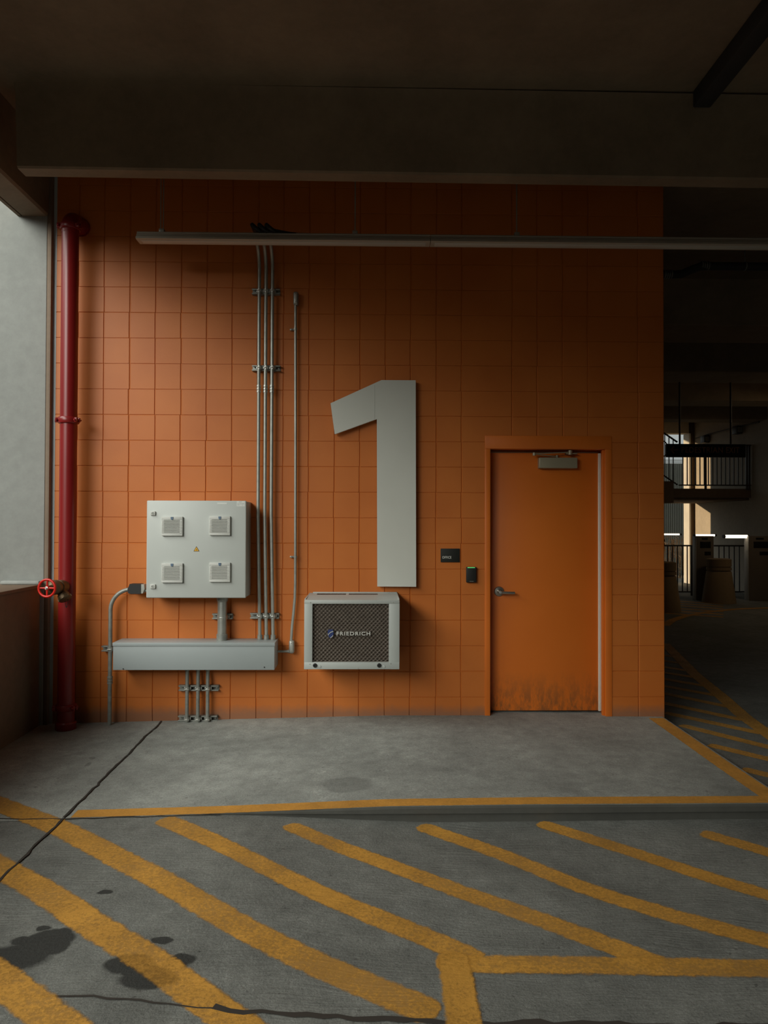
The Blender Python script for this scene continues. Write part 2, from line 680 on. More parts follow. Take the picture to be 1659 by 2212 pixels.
# ------------------------------------------------------------------ large structure
def grid_mesh(name, xs, ys, zf, mat):
    bm = bmesh.new()
    v = [[bm.verts.new((x, y, zf(x, y))) for y in ys] for x in xs]
    for i in range(len(xs) - 1):
        for j in range(len(ys) - 1):
            bm.faces.new((v[i][j], v[i + 1][j], v[i + 1][j + 1], v[i][j + 1]))
    me = bpy.data.meshes.new(name)
    bm.to_mesh(me)
    bm.free()
    me.materials.append(mat)
    o = bpy.data.objects.new(name, me)
    COL.objects.link(o)
    return o


floor = struct(grid_mesh('floor', [-2.62, -2.29, -1.46, -1.2] + [-1.05 + .1 * k for k in range(17)] + [1.1, 2.3, 4, 9, 9.6], [-18, -4, 0, 2.4, 4, 5.7, 10, 15, 22], zl, M_FLOOR))

Y_WALL = 5.75
X_WL, X_WR = -2.503, 2.355


def yfront(x):
    return 3.900 + .024 * x


# raised platform in front of the wall: top, rolled edge, kerb face
bm = bmesh.new()
xs = [x for x, _ in ZP if x > -1.64]
xs = [-2.62, -2.29, -1.64] + [-1.46, -1.0, -.8, -.6, -.3, .11, .9, 1.6, 2.335]
rows = []
for x in xs:
    z = zp(x)
    yf = yfront(x)
    zb = zl(x) - .04
    h = max(.0012, z - zl(x))
    k = min(1.0, h / .05)
    rows.append([bm.verts.new(p) for p in ((x, 6.2, z), (x, 4.6, z), (x, yf + .010 * k, z), (x, yf, z - .010 * k), (x, yf - .003 * k, z - h * .46), (x, yf + .012 * k, z - h * .52), (x, yf + .006 * k, zb))])
for a, b in zip(rows, rows[1:]):
    for j in range(6):
        bm.faces.new((a[j], a[j + 1], b[j + 1], b[j]))
zb = zl(2.335) - .04
side = [bm.verts.new(p) for p in ((2.352, 6.2, zp(2.335) - .02), (2.352, 4.6, zp(2.335) - .02), (2.352, yfront(2.335) + .012, zp(2.335) - .02),
                                  (2.355, yfront(2.335), zb + .085), (2.355, yfront(2.335) - .003, zb + .08), (2.355, yfront(2.335) + .012, zb + .07), (2.355, yfront(2.335) + .006, zb))]
low = [bm.verts.new(p) for p in ((2.36, 6.2, zb), (2.36, 4.6, zb), (2.36, yfront(2.335) + .012, zb))]
for j in range(6):
    bm.faces.new((rows[-1][j], rows[-1][j + 1], side[j + 1], side[j]))
bm.faces.new((side[0], side[1], low[1], low[0]))
bm.faces.new((side[1], side[2], low[2], low[1]))
bmesh.ops.recalc_face_normals(bm, faces=bm.faces)
me = bpy.data.meshes.new('floor_platform')
bm.to_mesh(me)
bm.free()
me.materials.append(M_PLAT)
me.materials.append(M_CURB)
for p in me.polygons:
    if abs(p.normal.y) > .35 and p.center.y < 3.99:
        p.material_index = 1
platform = bpy.data.objects.new('floor_platform', me)
COL.objects.link(platform)
struct(platform)

# orange block wall with a true groove in every joint and an opening for the door
BX0, BZ0, BB = -2.12208, 2.06765 + CAM_H, .2032
DX0, DX1 = P(1047.5, 1200, Y_WALL).x, P(1321.5, 1200, Y_WALL).x
DZ1 = P(1180, 941.5, Y_WALL).z
jx = [BX0 + i * BB for i in range(-1, 23)]
jz = [BZ0 + j * BB for j in range(-19, 5)]
vl = []                                   # (coordinate, groove depth, joint id)
for i, x in enumerate(jx):
    if x < X_WL + .02 or x > X_WR - .02:
        continue
    if abs(x - DX0) < .03 or abs(x - DX1) < .03:
        continue
    w = random.uniform(.0046, .0070)
    vl += [(x - w, 0, i), (x - .0012, .0065, i), (x + .0012, .0065, i), (x + w, 0, i)]
vl += [(X_WL, 0, None), (X_WR - .006, 0, None), (X_WR, .006, None), (DX0, 0, None), (DX1, 0, None)]
vl.sort()
hl = []
for j, z in enumerate(jz):
    if z > 4.4 or z < -.02:
        continue
    if abs(z - DZ1) < .012:
        continue
    w = random.uniform(.0026, .0046)
    hl += [(z - w, 0, j), (z - .001, .0045, j), (z + .001, .0045, j), (z + w, 0, j)]
hl += [(-.12, 0, None), (4.45, 0, None), (DZ1, 0, None)]
hl.sort()
jit = {}
bm = bmesh.new()
V = []
for (x, dx_, i) in vl:
    col_ = []
    for k, (z, dz_, j) in enumerate(hl):
        course = int((z - BZ0 + 40 * BB + .0001) // BB)
        o_ = 0.0
        if i is not None:
            key = (i, course)
            if key not in jit:
                jit[key] = random.gauss(0, .0016)
            o_ = jit[key]
        col_.append(bm.verts.new((x + o_, Y_WALL + max(dx_, dz_) + (0 if i is None else 0), z + (random.gauss(0, .0005) if j is not None else 0))))
    V.append(col_)
for a in range(len(vl) - 1):
    for b in range(len(hl) - 1):
        cx = (vl[a][0] + vl[a + 1][0]) / 2
        cz = (hl[b][0] + hl[b + 1][0]) / 2
        if DX0 < cx < DX1 and cz < DZ1:
            continue
        bm.faces.new((V[a][b], V[a + 1][b], V[a + 1][b + 1], V[a][b + 1]))
# thickness at the free right end and around the door opening
xr = [bm.verts.new((X_WR + .002, Y_WALL + .20, z)) for z, _, _ in hl]
for b in range(len(hl) - 1):
    bm.faces.new((V[-1][b], xr[b], xr[b + 1], V[-1][b + 1]))
for (q0, q1) in (((DX0, -.12), (DX0, DZ1)), ((DX0, DZ1), (DX1, DZ1)), ((DX1, DZ1), (DX1, -.12))):
    a = bm.verts.new((q0[0], Y_WALL, q0[1]))
    b = bm.verts.new((q1[0], Y_WALL, q1[1]))
    c = bm.verts.new((q1[0], Y_WALL + .2, q1[1]))
    d = bm.verts.new((q0[0], Y_WALL + .2, q0[1]))
    bm.faces.new((a, b, c, d))
w = MB()
w.bm.free()
w.bm = bm
wall = struct(w.link('wall_back', M_WALL, smooth=False))

mb = MB()
mb.box(2.15, X_WR, 5.96, 12.0, -.2, 4.45)
struct(mb.build('wall_room_side', M_WALL))
mb = MB()
mb.box(-3.2, 2.15, 11.8, 12.0, -.2, 4.45)
struct(mb.build('wall_room_rear', M_FARD))
mb = MB()
mb.box(DX0 - .1, DX1 + .1, 6.1, 6.15, -.1, 2.4)
struct(mb.build('wall_door_backing', M_FARD))

# parapet on the left, its cap, the pillar and the spandrel beam above
mb = MB()
mb.box(-2.88, -2.575, -18, 5.69, -.3, 1.03, .012)
para = struct(mb.build('wall_left', M_PARA))
mb = MB()
mb.box(-2.905, -2.562, -18, 5.70, 1.018, 1.045, .006)
put(part_label(mb.build('parapet_cap', M_PARA), 'smooth pale concrete cap on the left parapet'), para)
mb = MB()
mb.box(-13.0, -2.554, 5.70, 6.5, -.3, 4.45, .008)  # lengthened to the left, out of view, to block the sun
pil = struct(mb.build('pillar', M_PILLAR))
mb = MB()
mb.box(-2.556, -2.522, 5.705, 6.4, -.2, 4.45, .004)
put(part_label(mb.build('pillar_edge', M_PILLARB), 'brown rough edge strip of the pillar, darkened as its shaded side'), pil)
mb = MB()
mb.box(-2.522, -2.498, 5.748, 6.3, -.2, 4.45)
put(part_label(mb.build('sealant_strip', M_SEAL), 'pale blue grey sealant strip beside the orange wall'), pil)
mb = MB()
mb.box(-2.86, -2.56, 5.63, 5.70, 1.045, 1.075, .012)
put(part_label(mb.build('mortar_ledge', M_PILLAR), 'lumpy mortar ledge at the foot of the pillar'), pil)

mb = MB()
mb.prism([(-2.545, 3.955), (-2.56, 3.937), (-2.745, 3.937), (-2.745, 3.95), (-2.757, 3.95), (-2.757, 3.937), (-2.785, 3.937), (-2.80, 4.9), (-2.52, 4.9)], -18, 5.70)
struct(mb.build('spandrel_beam', M_CEIL))

mb = MB()
mb.box(-2.6, 9.3, -18, 22, 4.455, 4.75)
struct(mb.build('ceiling', M_CEIL))


def stem(y0, y1, x0, x1, zb, dz=0.0, taper=.03, top=4.46):
    m_ = MB()
    m_.prismx([(y0, zb + .012), (y0 + .012, zb), (y1 - .012, zb), (y1, zb + .012), (y1 + taper, top), (y0 - taper - .03, top + .0), (y0 - taper, top - .05)], x0, x1, dz)
    return struct(m_.build('ceiling_beam', M_CEIL))


stem(4.862, 5.0, -2.385, 9.2, 3.912, -.05)
for yy in (3.05, 1.5, -.1, -1.7, -3.3, -5.0, -6.6, -8.2, -9.8, -11.4, -13, -14.6, -16.2):
    stem(yy, yy + .14, -2.385, 9.2, 3.91)
for y0, y1 in ((8.55, 9.4), (11.2, 12.1), (13.8, 14.5), (16.3, 16.85)):
    stem(y0, y1, 2.36, 9.2, 3.91, 0, .01)

mb = MB()
mb.box(9.04, 9.3, -18, 20.2, -.4, 4.6)
struct(mb.build('wall_right', M_FAR))
mb = MB()
mb.box(-2.6, 9.3, -18.2, -18.0, -.4, 4.6)
struct(mb.build('wall_front', M_CEIL))

mb = MB()
mb.box(-2.9, -2.56, -18, -16.5, -.3, 4.6)  # unseen pier, added to shorten the daylight opening
struct(mb.build('wall_left_rear', M_CEIL))

# joints and painted lines of the floor
def strip(name, pts, width, zf, mat, parent, lift=.0016, soft=.022, step=.06, ends=(True, True)):
    pts = [Vector((p[0], p[1], 0)) for p in pts]
    dense = [pts[0]]
    for a, b in zip(pts, pts[1:]):
        n = max(1, int((b - a).length / step))
        dense += [a.lerp(b, (k + 1) / n) for k in range(n)]
    # rounded passes keep the hand-sprayed line smooth
    for _ in range(3):
        dense = [dense[0]] + [(dense[i - 1] + dense[i] * 2 + dense[i + 1]) / 4 for i in range(1, len(dense) - 1)] + [dense[-1]]
    bm_ = bmesh.new()
    lay = bm_.verts.layers.float.new('cover')
    rows_ = []
    hw = width / 2
    prof = [(-hw - soft * .5, 0), (-hw + soft * .5, 1), (0, 1), (hw - soft * .5, 1), (hw + soft * .5, 0)]
    L = len(dense)
    stations = [(p, 1.0, 1.0, i) for i, p in enumerate(dense)]
    for i, p in enumerate(dense):
        t = (dense[min(i + 1, L - 1)] - dense[max(i - 1, 0)]).normalized()
        nrm = Vector((-t.y, t.x, 0))
        if i == 0 and ends[0]:
            sub = [(p - t * .035, .45, 0.0), (p - t * .012, .85, .8), (p + t * .01, 1, 1)]
        elif i == L - 1 and ends[1]:
            sub = [(p - t * .01, 1, 1), (p + t * .012, .85, .8), (p + t * .035, .45, 0.0)]
        else:
            sub = [(p, 1, 1)]
        for q, k, cv in sub:
            row = []
            for off, c in prof:
                r_ = q + nrm * off * k
                v_ = bm_.verts.new((r_.x, r_.y, zf(r_.x, r_.y) + lift))
                v_[lay] = c * cv
                row.append(v_)
            rows_.append(row)
    for a, b in zip(rows_, rows_[1:]):
        for j in range(4):
            bm_.faces.new((a[j], b[j], b[j + 1], a[j + 1]))
    bmesh.ops.recalc_face_normals(bm_, faces=bm_.faces)
    me_ = bpy.data.meshes.new(name)
    bm_.to_mesh(me_)
    bm_.free()
    if sum(p.normal.z for p in me_.polygons) < 0:
        me_.flip_normals()
    me_.materials.append(mat)
    o = bpy.data.objects.new(name, me_)
    COL.objects.link(o)
    put(o, parent)
    return o


def px_line(pts, zf):
    return [FZ(x, y, zf) for x, y in pts]


def crack(name, pts, width, zf, parent, lift=.0056, jag=.004):
    dense = []
    for a, b in zip(pts, pts[1:]):
        a, b = Vector((a[0], a[1], 0)), Vector((b[0], b[1], 0))
        n = max(1, int((b - a).length / .05))
        dense += [a.lerp(b, k / n) + Vector((random.gauss(0, jag), random.gauss(0, jag), 0)) for k in range(n)]
    dense.append(Vector((pts[-1][0], pts[-1][1], 0)))
    bm_ = bmesh.new()
    rows_ = []
    for i, p in enumerate(dense):
        t = (dense[min(i + 1, len(dense) - 1)] - dense[max(i - 1, 0)]).normalized()
        nrm = Vector((-t.y, t.x, 0))
        w_ = width / 2 * random.uniform(.6, 1.3)
        rows_.append([bm_.verts.new(((p + nrm * s * w_).x, (p + nrm * s * w_).y, zf((p + nrm * s * w_).x) + lift)) for s in (1, -1)])
    for a, b in zip(rows_, rows_[1:]):
        bm_.faces.new((a[0], a[1], b[1], b[0]))
    me_ = bpy.data.meshes.new(name)
    bm_.to_mesh(me_)
    bm_.free()
    if sum(p.normal.z for p in me_.polygons) < 0:
        me_.flip_normals()
    me_.materials.append(M_JOINT)
    o = bpy.data.objects.new(name, me_)
    COL.objects.link(o)
    put(o, parent)
    return o


crack('slab_joint', [(-1.64, 5.74), (-1.628, 4.6), (-1.62, 3.87)], .013, zp, platform)
crack('slab_joint', [(-1.62, 3.87), (-1.618, 3.3), (-1.60, 2.4)], .013, zl, floor)
crack('slab_joint', [(-2.57, 3.885), (-2.0, 3.89), (-1.62, 3.862), (-.8, 3.868)], .010, zp, floor, .002)
crack('slab_joint', [(-1.9, 2.47), (-1.22, 2.43), (-.75, 2.385), (-.45, 2.355)], .008, zl, floor, .0035)
crack('slab_joint', [(-.5, 2.358), (0, 2.352), (.6, 2.345), (1.6, 2.31), (3, 2.25)], .022, zl, floor, .0035)

# painted lines on the platform
strip('painted_line', [(-1.585, 3.925), (-.8, 3.93), (.08, 3.965), (1.2, 3.995), (2.29, 4.025)], .098, zp, M_YEL2, platform, soft=.012, ends=(False, False))
strip('painted_line', [(2.262, 5.70), (2.262, 5.2), (2.258, 4.6), (2.262, 3.98)], .118, zp, M_YEL2, platform, lift=.0024, soft=.012, ends=(False, False))

# hatching in front of the kerb
HATCH = [
    ([(-70, 1708), (0, 1739), (132, 1789), (263, 1858), (403, 1933), (520, 2003), (675, 2080), (830, 2145), (930, 2187)], .126),
    ([(355, 1772), (463, 1818), (588, 1881), (710, 1940), (830, 1989), (955, 2038), (1032, 2077)], .112),
    ([(628, 1785), (725, 1827), (830, 1865), (980, 1921), (1130, 1974), (1280, 2029), (1425, 2084)], .104),
    ([(914, 1787), (1067, 1840), (1267, 1922), (1455, 1980), (1659, 2034), (1800, 2072)], .104),
    ([(1172, 1781), (1367, 1842), (1517, 1892), (1659, 1935), (1800, 1975)], .10),
    ([(1524, 1802), (1659, 1842), (1800, 1882)], .098),
    ([(-90, 1825), (0, 1875), (100, 1930), (220, 2013), (325, 2075), (410, 2140), (500, 2205), (560, 2250)], .124),
    ([(-80, 2062), (0, 2115), (65, 2165), (140, 2225), (200, 2275)], .12),
    ([(955, 2082), (1200, 2086), (1430, 2090), (1659, 2094), (1850, 2097)], .098),
    ([(978, 2065), (988, 2120), (998, 2182), (1010, 2260)], .108),
]
for i, (pts, w_) in enumerate(HATCH):
    strip('painted_stripe', px_line(pts, zl), w_, ztop, M_YEL, floor, lift=.0016 + i * .0003, soft=.042, ends=(True, i not in (1, 2)))

# hatching beside the building, in the dark passage
strip('painted_stripe', px_line([(1436, 1391), (1500, 1457), (1558, 1505), (1610, 1552), (1658, 1586), (1760, 1660)], zl), .13, zl, M_YEL, floor, lift=.006, ends=(False, True))
for a, b in [((1400, 1412), (1450, 1418)), ((1400, 1424), (1483, 1434)), ((1400, 1436), (1498, 1451)), ((1400, 1448), (1504, 1464)), ((1400, 1461), (1527, 1483)),
             ((1400, 1476), (1558, 1505)), ((1400, 1491), (1577, 1528)), ((1415, 1515), (1600, 1555)), ((1440, 1541), (1642, 1584)), ((1475, 1568), (1690, 1622)),
             ((1537, 1611), (1700, 1650)), ((1610, 1663), (1720, 1690))]:
    strip('painted_stripe', px_line([a, b], zl), .10, zl, M_YEL, floor, lift=.003, step=.2)
strip('painted_stripe', px_line([(1437, 1352), (1450, 1341), (1480, 1331), (1530, 1322), (1590, 1316), (1700, 1312)], zl), .14, zl, M_YEL, floor, lift=.004, ends=(False, True))
for yy in (1297, 1302, 1307, 1313, 1319, 1325):
    strip('painted_stripe', px_line([(1440, yy), (1560, yy + 8)], zl), .14, zl, M_YEL, floor, lift=.002, step=.4)

# ------------------------------------------------------------------ door
door = thing('door_1', (1.4, 5.80, 0), 'orange steel office door in an orange frame at the right of the block wall', 'door')
door['kind'] = 'structure'
FX0, FX1 = P(1059, 1250, Y_WALL).x, P(1307.5, 1250, Y_WALL).x
FZ1 = P(1180, 970, Y_WALL).z
mb = MB()
yA, yB = Y_WALL - .006, Y_WALL + .17
mb.box(DX0 - .0, FX0, yA, yB, -.02, FZ1 + .0, .003)
mb.box(FX1, DX1, yA, yB, -.02, FZ1 + .0, .003)
mb.box(DX0, DX1, yA, yB, FZ1, DZ1, .003)
mb.box(FX0 - .001, FX0 + .012, Y_WALL + .135, yB, -.02, FZ1, .002)
mb.box(FX1 - .016, FX1 + .001, Y_WALL + .02, Y_WALL + .06, -.02, FZ1, .004)
mb.box(FX0, FX1, Y_WALL + .135, yB, FZ1 - .014, FZ1 + .001, .002)
mb.build('door_frame', M_FRAME, door)
LX0, LX1 = FX0 + .004, FX1 - .026
LZ1 = P(1180, 978.5, 5.845).z
mb = MB()
mb.box(LX0, LX1, 5.845, 5.89, .016, LZ1, .002)
mb.build('door_leaf', M_DOOR, door)
mb = MB()
mb.box(LX0 + .01, LX1, 5.849, 5.88, LZ1 + .001, LZ1 + .006)
part_label(mb.build('weather_strip', M_CLOSER, door), 'thin bronze seal along the head of the door')
mb = MB()
mb.box(LX1 - .002, FX1 - .002, 5.835, 5.86, .012, LZ1, .004)
for k in range(16):
    z = .08 + k * (LZ1 - .16) / 15
    mb.cyl((LX1 + .010, 5.836, z), (LX1 + .010, 5.832, z), .004, n=10)
part_label(mb.build('hinge_strip', M_HINGE, door), 'pale aluminium continuous hinge down the right edge of the door')
# lever
hc = P(1078, 1277.5, 5.845)
mb = MB()
mb.lathe([(.001, .0), (.041, 0), (.041, .006), (.036, .012), (.018, .015), (.015, .04), (.013, .055), (.001, .056)], hc, (0, -1, 0), 32)
hand = part_label(mb.build('door_handle', M_STEEL, door), 'satin steel lever handle on a round rose')
he = P(1112, 1281, 5.79)
mb = MB()
mb.tube([(hc.x, 5.795, hc.z - .004), (hc.x + .03, 5.792, hc.z - .006), (he.x - .02, 5.79, he.z), (he.x, 5.792, he.z)], [.011, .0115, .0115, .011], 14)
mb.build('lever', M_STEEL, hand)
mb = MB()
mb.cyl((hc.x, 5.80, hc.z - .003), (hc.x, 5.775, hc.z - .003), .013, .011, 20)
mb.cyl((hc.x, 5.776, hc.z - .003), (hc.x, 5.772, hc.z - .003), .005, .005, 12)
part_label(mb.build('key_cylinder', M_BRIGHT, hand), 'bright key cylinder in the lever')
# closer
c0, c1 = P(1165, 988, 5.785), P(1248, 1011.5, 5.785)
mb = MB()
mb.box(c0.x, c1.x, 5.785, 5.846, c1.z, c0.z, .006, 3)
clo = part_label(mb.build('door_closer', M_CLOSER, door), 'bronze grey closer box at the head of the door')
k0, k1 = P(1154, 981, 5.77), P(1233, 977, 5.77)
mb = MB()
mb.cyl((k0.x, 5.77, k0.z - .012), (k0.x, 5.77, k0.z + .012), .013, n=20)
mb.cyl((k1.x, 5.79, k1.z - .018), (k1.x, 5.79, k1.z + .018), .017, n=20)
mb.obox((Vector((k0.x, 5.77, k0.z + .002)) + Vector((k1.x, 5.79, k1.z + .002))) / 2, ((k1.x - k0.x) / 2, .01, (k1.z - k0.z) / 2), (0, .008, 0), (0, 0, .003))
mb.obox((Vector((k0.x, 5.775, k0.z - .006)) + Vector((k1.x - .10, 5.815, k1.z - .026))) / 2, ((k1.x - .1 - k0.x) / 2, .02, -.010), (0, .008, 0), (0, 0, .003))
mb.box(k1.x - .03, k1.x + .06, 5.79, 5.84, k1.z - .012, k1.z - .004, .002)
mb.cyl((k1.x - .1, 5.815, k1.z - .05), (k1.x - .1, 5.815, k1.z - .02), .01, n=16)
mb.build('closer_arm', M_CLOSER, clo)

# ------------------------------------------------------------------ red standpipe
PXC, PYC = -2.325, 5.585
stand = thing('standpipe', (PXC, PYC, -.05), 'tall red fire standpipe beside the pillar at the left end of the orange wall', 'pipe')
RP = .0625
z_el = P(153, 494, PYC).z
mb = MB()
mb.tube([(PXC, PYC, -.052), (PXC, PYC, z_el - .03)], RP, 40)
mb.build('pipe', M_RED, stand)
mb = MB()
RE = .082
cen = Vector((PXC, PYC + RE, z_el))
path = [Vector((PXC, PYC, z_el - .04))] + arc(cen, (0, -RE, 0), (0, 0, RE), 0, math.pi / 2, 12) + [Vector((PXC + .012, 5.70, z_el + RE - .004)), Vector((PXC + .035, 5.80, z_el + RE - .012))]
mb.tube(path, RP + .002, 40)
mb.cyl((PXC + .018, 5.735, z_el + RE - .008), (PXC + .018, 5.76, z_el + RE - .008), RP + .009, n=40)
mb.build('elbow', M_RED, stand)


def coupling(z, name='coupling', r=RP):
    m_ = MB()
    m_.lathe([(r, -.024), (r + .010, -.024), (r + .015, -.016), (r + .015, .016), (r + .010, .024), (r, .024)], (PXC, PYC, z), n=40)
    for s in (-1, 1):
        dirx = Vector((s * .93, -.37, 0)).normalized()
        c_ = Vector((PXC, PYC, z)) + dirx * (r + .018)
        tn = Vector((-dirx.y, dirx.x, 0))
        m_.obox(c_ + tn * .014, dirx * .016, tn * .008, Vector((0, 0, .017)), .003)
        m_.obox(c_ - tn * .014, dirx * .016, tn * .008, Vector((0, 0, .017)), .003)
        m_.cyl(c_ + tn * .036 + dirx * .006, c_ - tn * .036 + dirx * .006, .007, n=12)
    return m_.build(name, M_RED, stand)


coupling(P(153, 491, PYC).z)
coupling(P(151, 908.5, PYC).z)
coupling(P(148, 1527, PYC).z)
mb = MB()
mb.lathe([(RP, 0), (RP + .012, 0), (RP + .014, .008), (RP + .014, .05), (RP + .004, .06), (RP, .06)], (PXC, PYC, -.05), n=40)
mb.build('base_collar', M_RED, stand)
# hose valve
vc = P(101.5, 1270.5, 5.30)
root = Vector((PXC, PYC, P(150, 1266, PYC).z))
ax = (vc - root).normalized()
mb = MB()
ln = (vc - root).length
mb.lathe([(.03, .045), (.047, .05), (.047, .085), (.052, .088), (.052, .135), (.046, .140), (.055, .165), (.055, .205), (.040, .225), (.020, .235), (.016, .262), (.010, .262)], root, ax, 36)
valve = part_label(mb.build('hose_valve', M_BRASS, stand), 'dull brass hose valve on the red standpipe')
od = Vector((.52, -.30, -.80)).normalized()
oc = root + ax * .11
mb = MB()
mb.lathe([(.03, .02), (.036, .03), (.036, .068), (.043, .070), (.043, .086), (.046, .088), (.046, .112), (.040, .116), (.005, .117)], oc, od, 30)
for k in range(8):
    rot = od.to_track_quat('Z', 'Y').to_matrix()
    d_ = rot @ Vector((math.cos(k * math.pi / 4), math.sin(k * math.pi / 4), 0))
    mb.obox(oc + od * .10 + d_ * .046, d_ * .004, od.cross(d_) * .006, od * .010)
mb.build('outlet_cap', M_BRASS, valve)
mb = MB()
mb.torus(vc, ax, .062, .0088, 44, 12)
rot = ax.to_track_quat('Z', 'Y').to_matrix()
e1 = Vector((0, 0, 1)) - ax * ax.z
e1.normalize()
e2 = ax.cross(e1)
for d_ in (e1, -e1, e2, -e2):
    mb.tube([vc - ax * .004 + d_ * .006, vc - ax * .002 + d_ * .060], [.0075, .006], 10)
mb.lathe([(.001, -.014), (.016, -.014), (.016, .006), (.001, .006)], vc, ax, 20)
wheel = part_label(mb.build('hand_wheel', M_REDW, valve), 'bright red four spoke hand wheel')
mb = MB()
mb.lathe([(.0005, .005), (.013, .005), (.013, .009), (.008, .010), (.008, .018), (.0005, .018)], vc, ax, 6)
part_label(mb.build('wheel_nut', M_BRIGHT, valve), 'bright nut at the wheel hub')
mb = MB()
ca = P(139, 1290, 5.45)
cb = P(147, 1290, 5.45)
n_l = 20
for k in range(n_l):
    t = k / (n_l - 1)
    x = ca.x + (cb.x - ca.x) * t
    z = ca.z - .075 * math.sin(math.pi * t) ** .7
    mb.torus((x, 5.455, z), (1, .3 * (k % 2), .4) if k % 2 else (.2, 1, 0), .0035, .0011, 8, 5)
part_label(mb.build('cap_chain', M_DARK, valve), 'thin dark chain hanging from the outlet cap')

# ------------------------------------------------------------------ electrical cabinet
YC = 5.516
a, b = P(317, 1081, YC), P(531, 1292, YC)
cab = thing('electrical_cabinet', ((a.x + b.x) / 2, Y_WALL, b.z), 'square light grey electrical cabinet with four vents and a yellow warning triangle', 'cabinet')
mb = MB()
mb.box(a.x + .002, b.x - .002, YC + .022, Y_WALL, b.z + .004, a.z - .004, .006)
mb.build('cabinet_body', M_CAB, cab)
mb = MB()
mb.box(a.x, b.x, YC, YC + .021, b.z, a.z, .008, 3)
mb.build('cabinet_door', M_CAB, cab)
for (x0, y0, x1, y1) in ((350.5, 1116, 395.5, 1157.5), (453.5, 1115, 498, 1156.5), (350.5, 1216.5, 395.5, 1258.5), (453.5, 1215, 498, 1257)):
    q0, q1 = P(x0, y0, YC), P(x1, y1, YC)
    mb = MB()
    fr = .020
    for bx in ((q0.x, q0.x + .021, q1.z, q0.z), (q1.x - .021, q1.x, q1.z, q0.z), (q0.x, q1.x, q0.z - .026, q0.z), (q0.x, q1.x, q1.z, q1.z + .018)):
        side_ = (bx[1] - bx[0]) < .03
        mb.box(bx[0] + (.0 if side_ else .0006), bx[1] - (.0 if side_ else .0006), YC - fr + (.0008 if side_ else 0), YC, bx[2] + (.0006 if side_ else 0), bx[3] - (.0006 if side_ else 0), .0018)
    h0, h1 = q1.z + .018, q0.z - .026
    nsl = 9
    for k in range(nsl):
        zc = h0 + (k + .62) * (h1 - h0) / nsl
        mb.obox(((q0.x + q1.x) / 2, YC - .012, zc), ((q1.x - q0.x) / 2 - .006, 0, 0), (0, .009, .004), (0, -.0012, .0028))
    v_ = part_label(mb.build('vent_grille', M_VENT, cab), 'pale louvred filter vent')
    mb = MB()
    mb.box(q0.x + .01, q1.x - .01, YC - .005, YC - .0005, h0 - .002, h1 + .004)  # dark sheet that paints the shade between the louvres
    mb.build('vent_shade_backing', M_DARK, v_)
    mb = MB()
    xm = (q0.x + q1.x) / 2
    mb.prism([(xm - .010, q0.z - .002), (xm + .010, q0.z - .002), (xm + .009, q0.z - .018), (xm + .003, q0.z - .024), (xm - .003, q0.z - .024), (xm - .009, q0.z - .018)], YC - .0235, YC - .02)
    part_label(mb.build('vent_badge', M_BADGE, v_), 'small blue badge at the top of the vent')
for (x0, y0, x1, y1) in ((325.8, 1104.5, 336.3, 1113.3), (325.2, 1261.8, 336.3, 1271.3)):
    q0, q1 = P(x0, y0, YC), P(x1, y1, YC)
    mb = MB()
    mb.box(q0.x, q1.x, YC - .012, YC, q1.z, q0.z, .002)
    la = mb.build('latch', M_VENT, cab)
    mb = MB()
    xc, zc = (q0.x + q1.x) / 2, (q0.z + q1.z) / 2
    mb.torus((xc, YC - .0125, zc), (0, 1, 0), .009, .0012, 20, 6)
    mb.box(xc - .006, xc + .001, YC - .0145, YC - .012, zc - .004, zc + .004)
    mb.build('keyhole', M_GALVD, la)
tri = [P(424.4, 1180, YC), P(430.8, 1191, YC), P(418, 1191, YC)]
mb = MB()
mb.prism([(p.x, p.z) for p in tri], YC - .0014, YC)
st = part_label(mb.build('warning_sticker', M_DARK, cab), 'black edged warning triangle')
cx, cz = sum(p.x for p in tri) / 3, sum(p.z for p in tri) / 3
mb = MB()
mb.prism([(cx + (p.x - cx) * .78, cz + (p.z - cz) * .78) for p in tri], YC - .0022, YC - .0014)
part_label(mb.build('sticker_face', M_TRI, st), 'yellow face of the warning triangle')
mb = MB()
s_ = .0085
mb.prism([(cx + x * s_, cz + z * s_) for x, z in ((.25, 1.0), (-.45, .0), (-.02, .0), (-.28, -1.0), (.5, .22), (.06, .22))], YC - .0030, YC - .0022)
part_label(mb.build('lightning_bolt', M_DARK, st), 'black lightning bolt')
for (x0, y0, x1, y1, nm) in ((469.5, 1085.5, 490.5, 1089.5, 'pale_strip'), (511.5, 1082.5, 529, 1094, 'rating_label')):
    q0, q1 = P(x0, y0, YC), P(x1, y1, YC)
    mb = MB()
    mb.box(q0.x, q1.x, YC - .001, YC, q1.z, q0.z)
    lb = part_label(mb.build(nm, M_LABEL, cab), 'small pale sticker near the top right of the cabinet door')
    if nm == 'rating_label':
        mb = MB()
        wq, hq = q1.x - q0.x, q0.z - q1.z
        for (u0, u1, v0, v1) in ((.28, .62, .12, .2), (.06, .9, .42, .46), (.06, .34, .58, .62), (.06, .34, .74, .78), (.38, .62, .55, .58), (.7, .72, .5, .9), (.72, .9, .52, .56)):
            mb.box(q0.x + wq * u0, q0.x + wq * u1, YC - .0015, YC - .001, q0.z - hq * v1, q0.z - hq * v0)
        mb.build('label_print', M_GALVD, lb)

